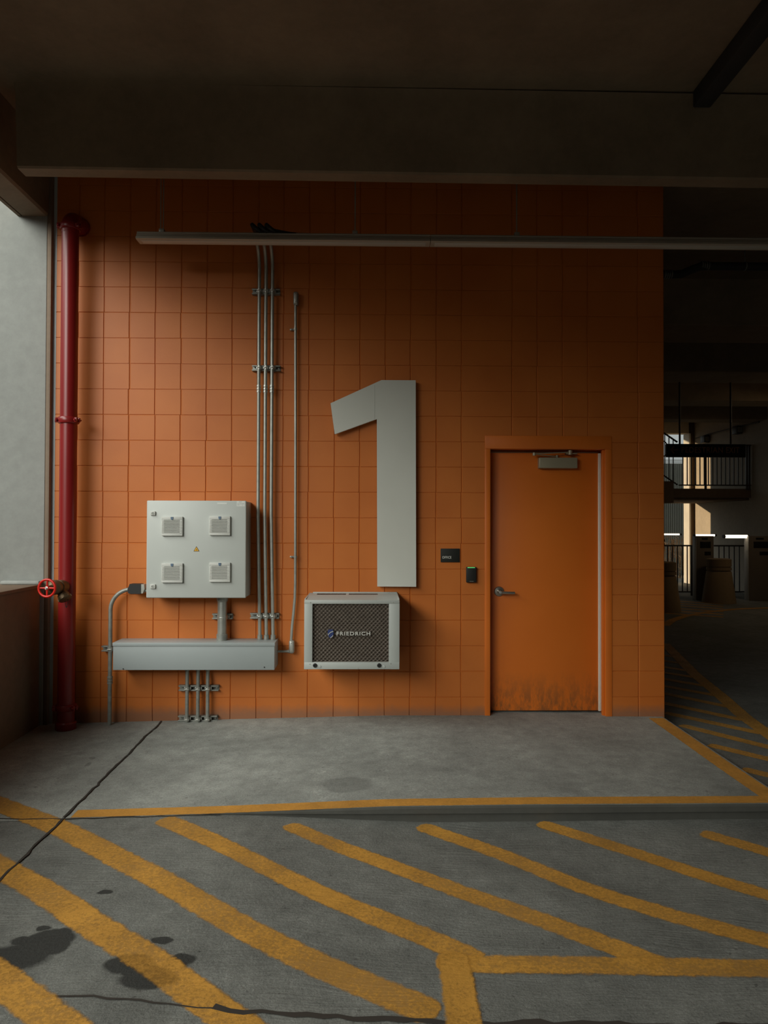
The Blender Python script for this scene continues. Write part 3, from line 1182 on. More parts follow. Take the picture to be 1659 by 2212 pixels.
# ------------------------------------------------------------------ cable trough
YT = 5.535
a, b = P(244, 1387, YT), P(592.5, 1447.5, YT)
ztr = P(420, 1379.5, Y_WALL).z
trg = thing('cable_trough', ((a.x + b.x) / 2, Y_WALL, b.z), 'long grey metal cable trough on the wall under the electrical cabinet', 'trough')
mb = MB()
mb.box(a.x, b.x, YT + .003, Y_WALL, b.z, ztr - .001, .003)
mb.build('trough_body', M_TROUGH, trg)
mb = MB()
mb.box(a.x - .003, b.x + .003, YT - .002, Y_WALL - .001, ztr - .0015, ztr + .003, .0015)
mb.box(a.x - .003, b.x + .003, YT - .003, YT + .001, ztr - .022, ztr + .003, .001)
mb.build('trough_lid', M_TROUGH, trg)
for px, py in ((571, 1441.5), (266, 1445)):
    q = P(px, py, YT)
    mb = MB()
    mb.cyl((q.x, YT + .004, q.z), (q.x, YT - .001, q.z), .005, n=12)
    mb.build('screw', M_DARK, trg)

# ------------------------------------------------------------------ conduits and struts
YCD = 5.692


def fitting(m_, x, y, z, r, up=1):
    """threaded connector with locknut, standing at z"""
    m_.lathe([(r * 1.0, 0), (r * 1.45, 0), (r * 1.5, .012 * up), (r * 1.45, .016 * up), (r * 1.45, .036 * up), (r * 1.0, .036 * up)] if up > 0 else
             [(r * 1.0, -.036), (r * 1.3, -.034), (r * 1.3, -.016), (r * 1.5, -.012), (r * 1.45, 0), (r * 1.0, 0)], (x, y, z), n=18)


RC = .0136
which = ['left', 'middle', 'right']
for k, (xb, xt) in enumerate(((561.5, 560.2), (575.5, 574.6), (590, 588.6))):
    pb, pt = P(xb, 1370, YCD), P(xt, 620, YCD)
    t = thing('conduit', (pb.x, YCD, ztr), ['leftmost of the three tall steel conduits rising from the trough', 'middle one of the three tall steel conduits rising from the trough',
              'rightmost of the three tall steel conduits, nearest the giant number'][k], 'conduit', 'tall conduits rising from the trough')
    mb = MB()
    zb_ = 3.50
    path = [Vector((pb.x, YCD, ztr + .004))] + [Vector((pt.x, YCD, zz)) for zz in (1.6, 2.4, 3.0)] + \
        arc((pt.x, YCD - .2, zb_), (0, .2, 0), (0, 0, .2), 0, math.pi / 2, 10) + [Vector((pt.x - .004, 5.42, zb_ + .2))]
    mb.tube(path, RC, 16)
    mb.build('tube', M_GALV, t)
    mb = MB()
    fitting(mb, pb.x, YCD, ztr + .003, RC)
    part_label(mb.build('connector', M_GALVD, t), 'dull connector where the tube enters the trough')
    zc = P(575, 840, YCD).z
    mb = MB()
    for dz in (-.022, 0, .022):
        mb.lathe([(RC, -.008), (RC + .005, -.007), (RC + .005, .007), (RC, .008)], (pt.x, YCD, zc + dz), n=18)
        mb.cyl((pt.x, YCD - RC - .004, zc + dz), (pt.x, YCD - RC - .009, zc + dz), .004, n=8)
    part_label(mb.build('coupling', M_BRIGHT, t), 'bright screw coupling')


def strut(name, px0, px1, py, cl, label, group, rr=RC, y=Y_WALL, tall=.022):
    q0, q1 = P(px0, py, y - .02), P(px1, py, y - .02)
    zc = q0.z
    t = thing(name, ((q0.x + q1.x) / 2, y, zc), label, 'bracket', group)
    m_ = MB()
    m_.box(q0.x, q1.x, y - .004, y, zc - tall, zc + tall, .001)
    m_.box(q0.x, q1.x, y - .041, y, zc + tall - .0035, zc + tall, .001)
    m_.box(q0.x, q1.x, y - .041, y, zc - tall, zc - tall + .0035, .001)
    m_.box(q0.x, q1.x, y - .041, y - .037, zc + tall - .011, zc + tall, .001)
    m_.box(q0.x, q1.x, y - .041, y - .037, zc - tall, zc - tall + .011, .001)
    m_.build('channel', M_GALVD, t)
    m_ = MB()
    m_.cyl((q1.x - .018, y - .004, zc), (q1.x - .018, y - .016, zc), .009, n=6)
    m_.build('bolt', M_GALVD, t)
    for x in cl:
        m_ = MB()
        yc_ = y - .041 - rr
        pts = arc((x, yc_, zc), (rr + .002, 0, 0), (0, -(rr + .002), 0), -.9, math.pi + .9, 12)
        for s0, s1 in zip(pts, pts[1:]):
            mid = (s0 + s1) / 2
            d_ = (s1 - s0)
            m_.obox(mid, d_ / 2, d_.normalized().cross(Vector((0, 0, 1))) * .0016, Vector((0, 0, .015)))
        m_.box(x - .012, x + .012, yc_ - rr - .014, yc_ - rr, zc - .004, zc + .004, .001)
        m_.cyl((x - .016, yc_ - rr - .008, zc), (x + .016, yc_ - rr - .008, zc), .004, n=10)
        m_.box(x - rr - .012, x - rr, y - .045, y - .030, zc - .010, zc + .010, .001)
        m_.box(x + rr, x + rr + .012, y - .045, y - .030, zc - .010, zc + .010, .001)
        m_.build('clamp', M_BRIGHT, t)
    return t


g3 = 'strut brackets holding the tall conduits'
for (px0, px1, py, lab) in ((545, 605, 631, 'topmost zinc strut bracket clamping the three tall conduits, below the strip light'),
                            (545, 606, 796, 'middle zinc strut bracket clamping the three tall conduits, just above their couplings'),
                            (541, 603, 1330, 'lowest zinc strut bracket clamping the three tall conduits, just above the trough')):
    cl = [P(x, py, YCD).x for x in ((560.2, 574.6, 588.6) if py < 1000 else (561.5, 575.5, 590))]
    strut('strut_bracket', px0, px1, py, cl, lab, g3)

# short conduits below the trough
RS = .0145
xs_s = []
for k, (xt, xb) in enumerate(((404.5, 402.5), (428, 426), (449, 447.5))):
    q = P(xt, 1450, YCD)
    zb_ = zp(q.x)
    xs_s.append(q.x)
    t = thing('conduit', (q.x, YCD, zb_), ['leftmost of the three short conduits from trough to floor', 'middle one of the three short conduits from trough to floor',
              'rightmost of the three short conduits from trough to floor'][k], 'conduit', 'short conduits under the trough')
    mb = MB()
    mb.tube([(q.x, YCD, zb_ - .01), (q.x, YCD, .2), (q.x, YCD, b.z)], RS, 16)
    mb.build('tube', M_GALVD, t)
    mb = MB()
    fitting(mb, q.x, YCD, b.z, RS, -1)
    mb.build('connector', M_GALVD, t)
strut('strut_bracket', 387, 473, 1485.5, xs_s, 'upper strut bracket clamping the three short conduits under the trough', 'strut brackets under the trough', RS)
strut('strut_bracket', 386, 470, 1551, xs_s, 'strut bracket at floor level clamping the three short conduits', 'strut brackets under the trough', RS)

# thick nipple between cabinet and trough
q = P(480, 1335, 5.66)
t = thing('conduit', (q.x, 5.66, ztr), 'thick short steel conduit joining the cabinet to the trough below', 'conduit')
cb_bot = P(424, 1292, YC).z
RN = .036
mb = MB()
mb.tube([(q.x, 5.66, ztr), (q.x, 5.66, cb_bot + .003)], RN, 28)
mb.build('tube', M_GALV, t)
mb = MB()
mb.lathe([(RN, 0), (RN * 1.22, 0), (RN * 1.22, .045), (RN * 1.08, .05), (RN, .05)], (q.x, 5.66, ztr + .003), n=10)
mb.build('hub', M_GALVD, t)
mb = MB()
mb.lathe([(RN, -.045), (RN * 1.1, -.045), (RN * 1.25, -.03), (RN * 1.25, 0), (RN, 0)], (q.x, 5.66, cb_bot + .003), n=10)
mb.build('hub', M_GALVD, t)
strut('strut_bracket', 459.5, 503, 1331, [q.x], 'strut bracket with one wide clamp round the thick conduit', 'strut brackets on the wall', RN)

# curved conduit on the left of the cabinet
YL = 5.67
top = P(284, 1273, YL)
vx = P(238.5, 1350, YL).x
rad = top.x - vx
t = thing('conduit', (vx, YL, zp(vx)), 'bent steel conduit curving from the black fitting down to the floor', 'conduit')
mb = MB()
path = [Vector((top.x + .03, YL, top.z))] + arc((top.x, YL, top.z - rad), (0, 0, rad), (-rad, 0, 0), 0, math.pi / 2, 12) + [Vector((vx, YL, .5)), Vector((vx, YL, zp(vx) - .01))]
mb.tube(path, .0155, 16)
mb.build('tube', M_GALVD, t)
zc = P(237, 1469, YL).z
mb = MB()
for dz in (-.022, 0, .022):
    mb.lathe([(.0155, -.008), (.021, -.007), (.021, .007), (.0155, .008)], (vx, YL, zc + dz), n=18)
part_label(mb.build('coupling', M_GALVD, t), 'screw coupling')
strut('strut_bracket', 221, 244, 1400.5, [vx], 'short strut bracket clamping the bent conduit left of the trough', 'strut brackets on the wall', .0155, Y_WALL - .022)
# black fitting and stub
q0, q1 = P(277, 1261.5, 5.63), P(304, 1283, 5.63)
t = thing('conduit_fitting', ((q0.x + q1.x) / 2, 5.66, q1.z), 'black conduit access fitting at the lower left corner of the electrical cabinet', 'fitting')
mb = MB()
zm = (q0.z + q1.z) / 2
mb.prism([(q0.x, q1.z + .006), (q0.x - .004, zm), (q0.x + .012, q0.z), (q1.x, q0.z), (q1.x, q1.z), (q0.x + .02, q1.z)], 5.625, 5.70)
mb.build('fitting_body', M_BLACK, t)
mb = MB()
mb.prism([(q1.x, q0.z - .002), (q1.x + .024, q0.z - .004), (q1.x + .028, zm), (q1.x + .016, q1.z + .004), (q1.x, q1.z + .003)], 5.63, 5.695)
part_label(mb.build('end_cap', M_GALV, t), 'pale metal end of the fitting')
mb = MB()
mb.cyl((q1.x + .02, 5.66, zm - .016), (P(317, 1276, 5.66).x + .012, 5.66, zm - .016), .012, n=16)
mb.build('stub_tube', M_GALV, t)

# thin conduit with end fittings on the right
YR = 5.71
q_top = P(638.5, 660, YR)
q_bend = P(638, 1290, YR)
q_low = P(629, 1384, YR)
t = thing('conduit', (q_low.x, YR, q_low.z), 'thin lone steel conduit between the tall conduits and the giant number', 'conduit')
mb = MB()
mb.tube([q_top, P(638.5, 1000, YR), P(638, 1260, YR), P(637, 1290, YR), P(634, 1325, YR), P(631, 1352, YR), q_low], .0112, 14)
mb.build('tube', M_GALV, t)


def lbody(m_, px0, px1, py0, py1, y0, y1):
    a_, b_ = P(px0, py0, y0), P(px1, py1, y0)
    m_.box(a_.x, b_.x, y0, y1, b_.z, a_.z, .015, 4)
    return a_, b_


for (r, lab) in (((633.2, 644, 629, 658), 'oblong fitting with a cover plate at the top end of the thin conduit'), ((623.8, 635.2, 1383.5, 1412.5), 'oblong fitting with a cover plate beside the right end of the trough')):
    c0_ = P((r[0] + r[1]) / 2, r[3], 5.69)
    tf = thing('conduit_fitting', c0_, lab, 'fitting', 'oblong fittings on the thin conduit')
    mb = MB()
    a_, b_ = lbody(mb, *r, 5.685, 5.745)
    mb.build('fitting_body', M_GALV, tf)
    mb = MB()
    mb.box(a_.x + .008, b_.x - .008, 5.680, 5.687, b_.z + .012, a_.z - .010, .0034, 3)
    mb.build('cover_plate', M_BRIGHT, tf)
    for zs in (a_.z - .02, b_.z + .022):
        mb = MB()
        mb.cyl(((a_.x + b_.x) / 2, 5.681, zs), ((a_.x + b_.x) / 2, 5.677, zs), .004, n=8)
        mb.build('screw', M_GALVD, tf)
    if r[2] > 1000:
        mb = MB()
        mb.cyl((a_.x + .005, 5.715, P(624, 1407, 5.715).z), (b.x - .004, 5.715, P(624, 1407, 5.715).z), .010, n=16)
        mb.cyl((a_.x - .012, 5.715, P(624, 1407, 5.715).z), (a_.x + .004, 5.715, P(624, 1407, 5.715).z), .013, n=16)
        part_label(mb.build('stub_tube', M_GALVD, tf), 'short dark stub running into the trough')
for py, lab in ((711, 'upper one hole strap on the thin lone conduit'), (1203, 'lower one hole strap on the thin lone conduit')):
    q = P(638.3, py, YR)
    tg = thing('pipe_strap', (q.x, Y_WALL, q.z), lab, 'strap', 'straps on the thin conduit')
    mb = MB()
    pts = arc((q.x, YR, q.z), (.0135, 0, 0), (0, -.0135, 0), -.6, math.pi, 10)
    for s0, s1 in zip(pts, pts[1:]):
        d_ = s1 - s0
        mb.obox((s0 + s1) / 2, d_ / 2, d_.normalized().cross(Vector((0, 0, 1))) * .0014, Vector((0, 0, .008)))
    mb.box(q.x - .046, q.x - .0125, Y_WALL - .028, Y_WALL - .001, q.z - .007, q.z + .007, .003)
    mb.build('strap_band', M_GALV, tg)
    mb = MB()
    mb.cyl((q.x - .032, Y_WALL - .028, q.z), (q.x - .032, Y_WALL - .035, q.z), .007, n=8)
    mb.build('screw', M_GALVD, tg)

# ------------------------------------------------------------------ giant number
poly = [(824, 821), (898, 821.5), (899, 1267.5), (815, 1267), (814, 905), (723, 938), (714, 871)]
YN = 5.69
num = thing('number_sign', P(857, 1268, 5.72), 'giant flat white number 1 mounted on the orange wall', 'sign')
mb = MB()
pp = [P(x, y, YN) for x, y in poly]
mb.prism([(p.x, p.z) for p in pp], YN, YN + .032)
mb.build('numeral', M_NUM, num)
mb = MB()
sx = P(809.5, 870, YN)
mb.box(sx.x - .0008, sx.x + .0008, YN - .0006, YN, P(809, 905, YN).z, P(809, 832, YN).z)
part_label(mb.build('seam', M_GALVD, num), 'fine seam where the flag of the numeral joins')
for px, py in ((890, 822), (858, 822), (830, 1262), (885, 1262)):
    q = P(px, py, YN)
    mb = MB()
    mb.cyl((q.x, YN + .03, q.z - .004 if py < 900 else q.z), (q.x, Y_WALL + .002, q.z - .004 if py < 900 else q.z), .007, n=10)
    mb.build('standoff', M_GALVD, num)

# ------------------------------------------------------------------ air conditioner
YA = 5.315
a, c = P(657.3, 1303, YA), P(863, 1446, YA)
zt_b = P(760, 1281, Y_WALL).z
zt_f = P(760, 1296.5, YA).z
ac = thing('air_conditioner', ((a.x + c.x) / 2, Y_WALL, c.z), 'grey through-wall air conditioner with dark mesh front below the giant number', 'air conditioner')
gx0, gx1 = P(675, 1350, YA).x, P(840, 1350, YA).x
gz0, gz1 = P(760, 1430.5, YA).z, P(760, 1304.5, YA).z
mb = MB()
mb.box(a.x, a.x + .012, YA + .02, Y_WALL, c.z, zt_b - .001, .003)
mb.box(c.x - .012, c.x, YA + .02, Y_WALL, c.z, zt_b - .001, .003)
mb.box(a.x + .002, c.x - .002, YA + .02, Y_WALL, c.z, c.z + .012, .003)
mb.build('case', M_AC, ac)
mb = MB()
mb.prismx([(YA + .004, zt_f), (YA + .02, zt_f + .004), (Y_WALL, zt_b + .002), (Y_WALL, zt_b - .008), (YA + .02, zt_f - .008), (YA + .004, zt_f - .006)], a.x + .002, c.x - .002)
mb.box(a.x + .03, c.x - .004, Y_WALL - .03, Y_WALL, zt_b, zt_b + .010, .003)
topc = mb.build('top_cover', M_AC, ac)
mb = MB()
for k in range(46):
    x = a.x + .07 + k * .0098 + (.022 if k > 22 else 0)
    yv0, yv1 = YA + .30, YA + .385
    z0_ = zt_f + .004 + (zt_b - zt_f) * (yv0 - YA) / (Y_WALL - YA)
    mb.box(x, x + .0052, yv0, yv1, z0_ - .004, z0_ + .0012)
part_label(mb.build('top_vents', M_DARK, ac), 'two rows of dark slots in the top of the air conditioner')
mb = MB()
mb.box(a.x, gx0, YA, YA + .021, c.z, zt_f - .002, .003)
mb.box(gx1, c.x, YA, YA + .021, c.z, zt_f - .002, .003)
mb.box(a.x + .001, c.x - .001, YA - .0012, YA + .02, gz1, zt_f, .003)
mb.box(a.x + .001, c.x - .001, YA - .0012, YA + .02, c.z + .001, gz0, .003)
mb.build('front_frame', M_AC, ac)
mb = MB()
mb.box(gx0, gx1, YA + .04, YA + .06, gz0, gz1)
mb.box(gx0 - .004, gx0, YA + .015, YA + .06, gz0, gz1)
mb.box(gx1, gx1 + .004, YA + .015, YA + .06, gz0, gz1)
nf = 34
for k in range(nf):
    z = gz0 + (k + .5) * (gz1 - gz0) / nf
    mb.box(gx0, gx1, YA + .034, YA + .042, z - .0012, z + .0012)
coil = part_label(mb.build('condenser_coil', M_COIL, ac), 'dark condenser coil seen through the mesh')
# stamped mesh: rows of staggered bent strands
mb = MB()
nr = 28
ncol = 19
pz = (gz1 - gz0) / nr
pxw = (gx1 - gx0) / ncol
for r in range(nr + 1):
    zc = gz0 + r * pz
    ph = r % 2
    pts = []
    x = gx0
    for k in range(ncol + 1):
        x0_ = gx0 + (k - .5 * ph) * pxw
        for (u, h) in ((.0, .24), (.42, .24), (.5, -.24), (.92, -.24)):
            xx = x0_ + u * pxw
            if gx0 <= xx <= gx1:
                pts.append((xx, zc + h * pz))
    prev = None
    for (xx, zz) in pts:
        zz = min(max(zz, gz0 + .001), gz1 - .001)
        v1 = mb.bm.verts.new((xx, YA + .017, zz - .0030))
        v2 = mb.bm.verts.new((xx, YA + .0125, zz + .0002))
        v3 = mb.bm.verts.new((xx, YA + .019, zz + .0030))
        if prev:
            mb.bm.faces.new((prev[0], v1, v2, prev[1]))
            mb.bm.faces.new((prev[1], v2, v3, prev[2]))
        prev = (v1, v2, v3)
part_label(mb.link('guard_mesh', M_MESH, ac, smooth=False), 'dark stamped metal guard mesh')
# emblem and lettering
e0, e1_ = P(708, 1360, YA + .008), P(720.5, 1378.5, YA + .008)
ew, eh = e1_.x - e0.x, e0.z - e1_.z
shape = [(.12, 1.0), (.9, 1.0), (1.0, .62), (.96, .34), (.8, .12), (.45, .0), (.15, .22), (.02, .5), (.0, .8)]
mb = MB()
mb.prism([(e0.x + u * ew, e1_.z + v * eh) for u, v in shape], YA + .002, YA + .014)
emb = part_label(mb.build('emblem', M_BLUE, ac), 'small blue leaf shaped shield emblem')
mb = MB()
up_ = [(.02, .42), (.25, .60), (.55, .76), (.97, .86)]
lo_ = [(.97, .78), (.55, .67), (.25, .50), (.05, .30)]
mb.prism([(e0.x + u * ew, e1_.z + v * eh) for u, v in up_ + lo_], YA + .0005, YA + .003)
lo2 = [(.45, .02), (.8, .14), (.97, .40), (.86, .34), (.7, .2), (.45, .10)]
mb.prism([(e0.x + u * ew, e1_.z + v * eh) for u, v in lo2], YA + .0005, YA + .003)
part_label(mb.build('swoosh', M_LETTER, emb), 'silver swoosh across the blue shield')
l0, l1 = P(727, 1364.5, YA + .008), P(800, 1372.5, YA + .008)
part_label(text_in('lettering', 'FRIEDRICH', l0.x, l1.x, l1.z, l0.z, YA + .012, .012, M_LETTER, ac, .028), 'silver raised capital letters')
for px in (680.5, 819):
    q = P(px, 1437.2, YA)
    mb = MB()
    mb.lathe([(.0005, 0), (.0155, 0), (.0155, .006), (.012, .010), (.006, .010), (.005, .004), (.0005, .004)], (q.x, YA - .001, q.z), (0, -1, 0), 24)
    part_label(mb.build('drain_plug', M_BLACK, ac), 'black rubber plug in the bottom rail')
for px in (691, 829.5):
    q = P(px, 1440, YA)
    mb = MB()
    mb.lathe([(.0005, 0), (.011, 0), (.011, .001), (.009, .003), (.0005, .004)], (q.x, YA - .001, q.z), (0, -1, 0), 20)
    mb.build('plug_cap', M_AC, ac)
for px, py in ((670.5, 1301.5), (849.5, 1301.5), (669.5, 1434.5), (844, 1433.5), (773.5, 1443)):
    q = P(px, py, YA)
    mb = MB()
    mb.cyl((q.x, YA, q.z), (q.x, YA - .004, q.z), .0045, .003, 10)
    mb.build('screw', M_BRIGHT, ac)

# ------------------------------------------------------------------ office sign, card reader
q0, q1 = P(952, 1185, 5.742), P(993, 1214.5, 5.742)
sg = thing('office_sign', ((q0.x + q1.x) / 2, Y_WALL, q1.z), 'small black office sign plate left of the orange door', 'sign')
mb = MB()
mb.box(q0.x, q1.x, 5.742, Y_WALL, q1.z, q0.z, .001)
mb.build('plate', M_SIGNB, sg)
l0, l1 = P(955.3, 1201.3, 5.742), P(975, 1206.7, 5.742)
part_label(text_in('lettering', 'OFFICE', l0.x, l1.x, l1.z, l0.z, 5.742, .0012, M_SIGNW, sg, .012), 'white raised capital letters')
q0, q1 = P(1007.5, 1225, 5.722), P(1029.5, 1258.5, 5.722)
rd = thing('card_reader', ((q0.x + q1.x) / 2, Y_WALL, q1.z), 'black card reader with a green light beside the orange door', 'card reader')
mb = MB()
mb.box(q0.x, q1.x, 5.722, Y_WALL, q1.z, q0.z, .005, 3)
mb.build('reader_body', M_BLACK, rd)
mb = MB()
mb.box(q0.x + .009, q1.x - .013, 5.7195, 5.74, q0.z - .007, q0.z - .001, .001)
part_label(mb.build('indicator_light', M_LED, rd), 'lit green bar at the top of the reader')
l0, l1 = P(1014.5, 1255.2, 5.722), P(1022.5, 1256.6, 5.722)
mb = MB()
wq = l1.x - l0.x
for k, (u, ww) in enumerate(((0, .1), (.22, .12), (.42, .1), (.6, .12), (.8, .2))):
    mb.box(l0.x + wq * u, l0.x + wq * (u + ww), 5.7210, 5.7225, l1.z, l0.z)
part_label(mb.build('maker_mark', M_GALV, rd), 'tiny pale mark at the foot of the reader')

# ------------------------------------------------------------------ strip lights
YF = 5.30
zf = P(700, 506.5, YF).z
xa, xj = P(298, 515, YF).x, P(929, 515, YF).x
prof = [(.022, 0), (-.022, 0), (-.030, -.008), (-.026, -.016), (-.036, -.022), (-.040, -.032), (-.034, -.036), (-.050, -.044), (-.056, -.062), (-.050, -.066), (.050, -.066), (.056, -.060), (.036, -.022), (.026, -.016), (.030, -.008)]


def light(x0, x1, rods, label):
    t_ = thing('strip_light', ((x0 + x1) / 2, YF, zf - .066), label, 'light fixture', 'unlit strip lights in one row')
    m_ = MB()
    m_.prismx([(YF + y, zf + z) for y, z in prof], x0, x1)
    m_.build('housing', M_FIX, t_)
    m_ = MB()
    m_.box(x0 + .03, x1 - .03, YF - .03, YF + .03, zf - .070, zf - .062, .004)
    part_label(m_.build('lens', M_VENT, t_), 'pale unlit lens under the housing')
    for px, pair in rods:
        x = P(px, 500, YF).x
        m_ = MB()
        for s in ((-.010, .010) if pair else (0,)):
            m_.cyl((x + s, YF, zf), (x + s, YF, 4.46), .0036 if pair else .0046, n=10)
        m_.box(x - .019, x + .019, YF - .02, YF + .02, zf - .002, zf + .026, .003)
        m_.build('hanger_rod', M_GALV, t_)
    return t_


light(xa, xj - .002, [(350, True), (767, False)], 'left length of the long unlit strip light hung below the beam')
light(xj + .002, xj + 2.9, [(1116, False), (1700, False)], 'right length of the long unlit strip light, running past the wall end')
mb = MB()
zc = 3.705
for px in (548, 563, 578):
    x0 = P(px + 5, 510, 5.4).x
    mb.tube([(x0, 5.46, zc - .005), (x0 - .003, 5.40, zc), (x0 - .005, 5.30, zc + .004), (x0 - .003, 5.24, zc - .008), (x0 + .02, 5.235, zc - .03), (x0 + .05, 5.27, zf + .008)], .0155, 12)
mb.tube([P(575, 500, 5.3), P(590, 497.5, 5.3), P(605, 500, 5.3), P(625, 503, 5.3), P(645, 504.5, 5.3), P(672, 505, 5.3)], [.012, .013, .011, .008, .006, .005], 10)
mb.tube([P(560, 503, 5.28), P(580, 500.5, 5.28), P(600, 503, 5.28), P(640, 505.5, 5.28)], .008, 10)
tag(mb.build('cable', M_CABLE), 'black cable bundle lying on top of the strip light above the tall conduits', 'cable')

# ------------------------------------------------------------------ overhead, right
mb = MB()
xA = P(1515, 210, 4.80).x
mb.box(xA - .06, xA + .06, 3.24, 4.80, 4.34, 4.452, .01)
mb.box(xA - .03, xA + 3.2, 4.03, 4.07, 4.36, 4.41, .005)
tag(mb.build('cable_tray', M_DARK), 'dark raceway running along the ceiling at the upper right', 'raceway')

t = thing('overhead_pipe', P(1540, 580, 7.6), 'dark pipe hanging under the ceiling in the passage right of the orange wall', 'pipe')
YO = 7.6
mb = MB()
mb.tube([P(1380, 593, YO), P(1455, 593, YO), P(1472, 592, YO), P(1495, 582, YO), P(1512, 576, YO), P(1530, 575, YO), P(1609, 575.5, YO), P(1760, 577, YO)], .042, 16)
mb.build('pipe', M_DARK, t)
for px, py, n_ in ((1442, 593, 4), (1522, 574, 4), (1609, 575, 1)):
    mb = MB()
    for k in range(n_):
        q = P(px + (k - (n_ - 1) / 2) * 4.6, py, YO)
        mb.lathe([(.042, -.006), (.047, -.006), (.047, .006), (.042, .006)], q, (1, 0, 0), 20)
    if n_ == 1:
        q = P(px, py, YO)
        mb.cyl(q, (q.x, YO, 4.46), .006, n=8)
    part_label(mb.build('band_clamp', M_GALVD, t), 'metal bands round the dark pipe')

# ------------------------------------------------------------------ far end of the passage
# hanging exit sign
YS = 12.0
q0, q1 = P(1440, 958.5, YS), P(1611.5, 988, YS)
sg = thing('exit_sign', ((q0.x + q1.x) / 2, YS, q1.z), 'black hanging pedestrian exit sign in the passage at the right', 'sign')
mb = MB()
mb.box(q0.x, q1.x, YS, YS + .06, q1.z, q0.z, .01)
mb.build('panel', M_SIGNB, sg)
l0, l1 = P(1472, 965.5, YS), P(1597, 978.5, YS)
xw = l0.x + (l1.x - l0.x) * .715
part_label(text_in('lettering', 'PEDESTRIAN', l0.x, xw, l1.z, l0.z, YS, .003, M_SIGNT, sg, .012), 'dull brown word on the left of the panel')
part_label(text_in('lettering', 'EXIT', xw + .055, l1.x, l1.z, l0.z, YS, .003, M_SIGNT, sg, .012), 'dull brown word on the right of the panel')
mb = MB()
ac_, bc_ = P(1449, 971.7, YS), P(1465, 971.7, YS)
tck = .010
mb.box(ac_.x + .006, bc_.x, YS - .003, YS, ac_.z - tck, ac_.z + tck)
for s in (1, -1):
    mb.obox((ac_.x + .026, YS - .0015, ac_.z + s * .028), (.028, 0, s * .030), (0, .0015, 0), (-s * .0075, 0, .007))
part_label(mb.build('arrow', M_SIGNT, sg), 'dull brown arrow pointing left')
for px in (1470, 1580.5):
    q = P(px, 958, YS)
    mb = MB()
    mb.cyl((q.x, YS + .03, q.z - .005), (q.x, YS + .03, 4.46), .016, n=12)
    mb.build('hanger_rod', M_RAIL, sg)

# landing of the stair with its railing
YM = 17.0
zl_top, zl_bot = P(1530, 1055.5, YM).z, P(1530, 1075, YM).z
mb = MB()
mb.box(5.4, 9.04, YM, 20.0, zl_bot, zl_top, .01)
mb.box(6.0, 9.04, YM + .1, 19.9, zl_bot - .06, zl_bot)
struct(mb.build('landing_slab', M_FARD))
mb = MB()
mb.box(6.2, P(1451, 1060, YM).x, YM - .12, YM + .5, P(1440, 1064, YM).z - .25, P(1440, 1040, YM).z, .01)
struct(mb.build('stair_stringer', M_FARD))


def railing(x0, x1, y, z0, z1, step, label, group, posts=(), thin=.010):
    t_ = thing('railing', ((x0 + x1) / 2, y, z0), label, 'railing', group)
    m_ = MB()
    m_.box(x0, x1, y - .02, y + .02, z1 - .035, z1, .004)
    m_.build('top_rail', M_RAIL, t_)
    m_ = MB()
    m_.box(x0, x1, y - .015, y + .015, z0, z0 + .03, .004)
    m_.build('bottom_rail', M_RAIL, t_)
    n_ = int((x1 - x0) / step)
    for k in range(1, n_):
        x = x0 + k * (x1 - x0) / n_
        m_ = MB()
        m_.box(x - thin, x + thin, y - thin, y + thin, z0 + .02, z1 - .02)
        m_.build('baluster', M_RAIL, t_)
    for x in posts:
        m_ = MB()
        m_.box(x - .022, x + .022, y - .022, y + .022, z0 - .10, z1, .003)
        m_.build('post', M_RAIL, t_)
    return t_


zr1, zr0 = P(1540, 960, YM).z, P(1540, 1049.5, YM).z
xr0, xr1 = P(1466, 1000, YM).x, P(1622, 1000, YM).x
railing(xr0, xr1, YM, zr0, zr1, .098, 'dark landing railing with thin upright bars behind the exit sign', 'railings of the far stair', (P(1524, 1000, YM).x, xr1 - .04, P(1613, 1000, YM).x))
# stair flight railing rising to the left
t = thing('stair_railing', P(1450, 1045, YM), 'sloping dark stair handrail rising left from the landing, at the wall edge', 'railing')
s0, s1 = P(1463, 955, YM), P(1400, 912, YM)
b0, b1 = P(1463, 1047, YM), P(1400, 1004, YM)
mb = MB()
mb.tube([s1, s0], .022, 10)
mb.build('handrail', M_RAIL, t)
mb = MB()
mb.tube([b1, b0], .018, 10)
mb.build('bottom_rail', M_RAIL, t)
mb = MB()
mb.tube([P(1400, 931, YM), P(1437, 955, YM), P(1443, 962, YM), P(1443, 980, YM), P(1430, 988, YM)], .014, 8)
mb.build('grab_rail', M_RAIL, t)
for k in range(1, 7):
    u = k / 7
    p_, r_ = s0.lerp(s1, u), b0.lerp(b1, u)
    mb = MB()
    mb.box(p_.x - .009, p_.x + .009, YM - .009, YM + .009, r_.z, p_.z)
    mb.build('baluster', M_RAIL, t)

# ground level railings beyond the bollards
YG = 16.6
zg1, zg0 = P(1460, 1177, YG).z, P(1460, 1262, YG).z
zfl = zl(8)
railing(P(1400, 1200, YG).x, P(1495, 1200, YG).x, YG, zfl + .08, zg1, .105, 'dark ground level railing between the orange wall and the nearer pay station', 'railings of the far stair', (P(1494, 1200, YG).x,))
railing(P(1542, 1200, YG).x, P(1608, 1200, YG).x, YG, zfl + .08, zg1, .105, 'dark ground level railing between the two pay stations', 'railings of the far stair')

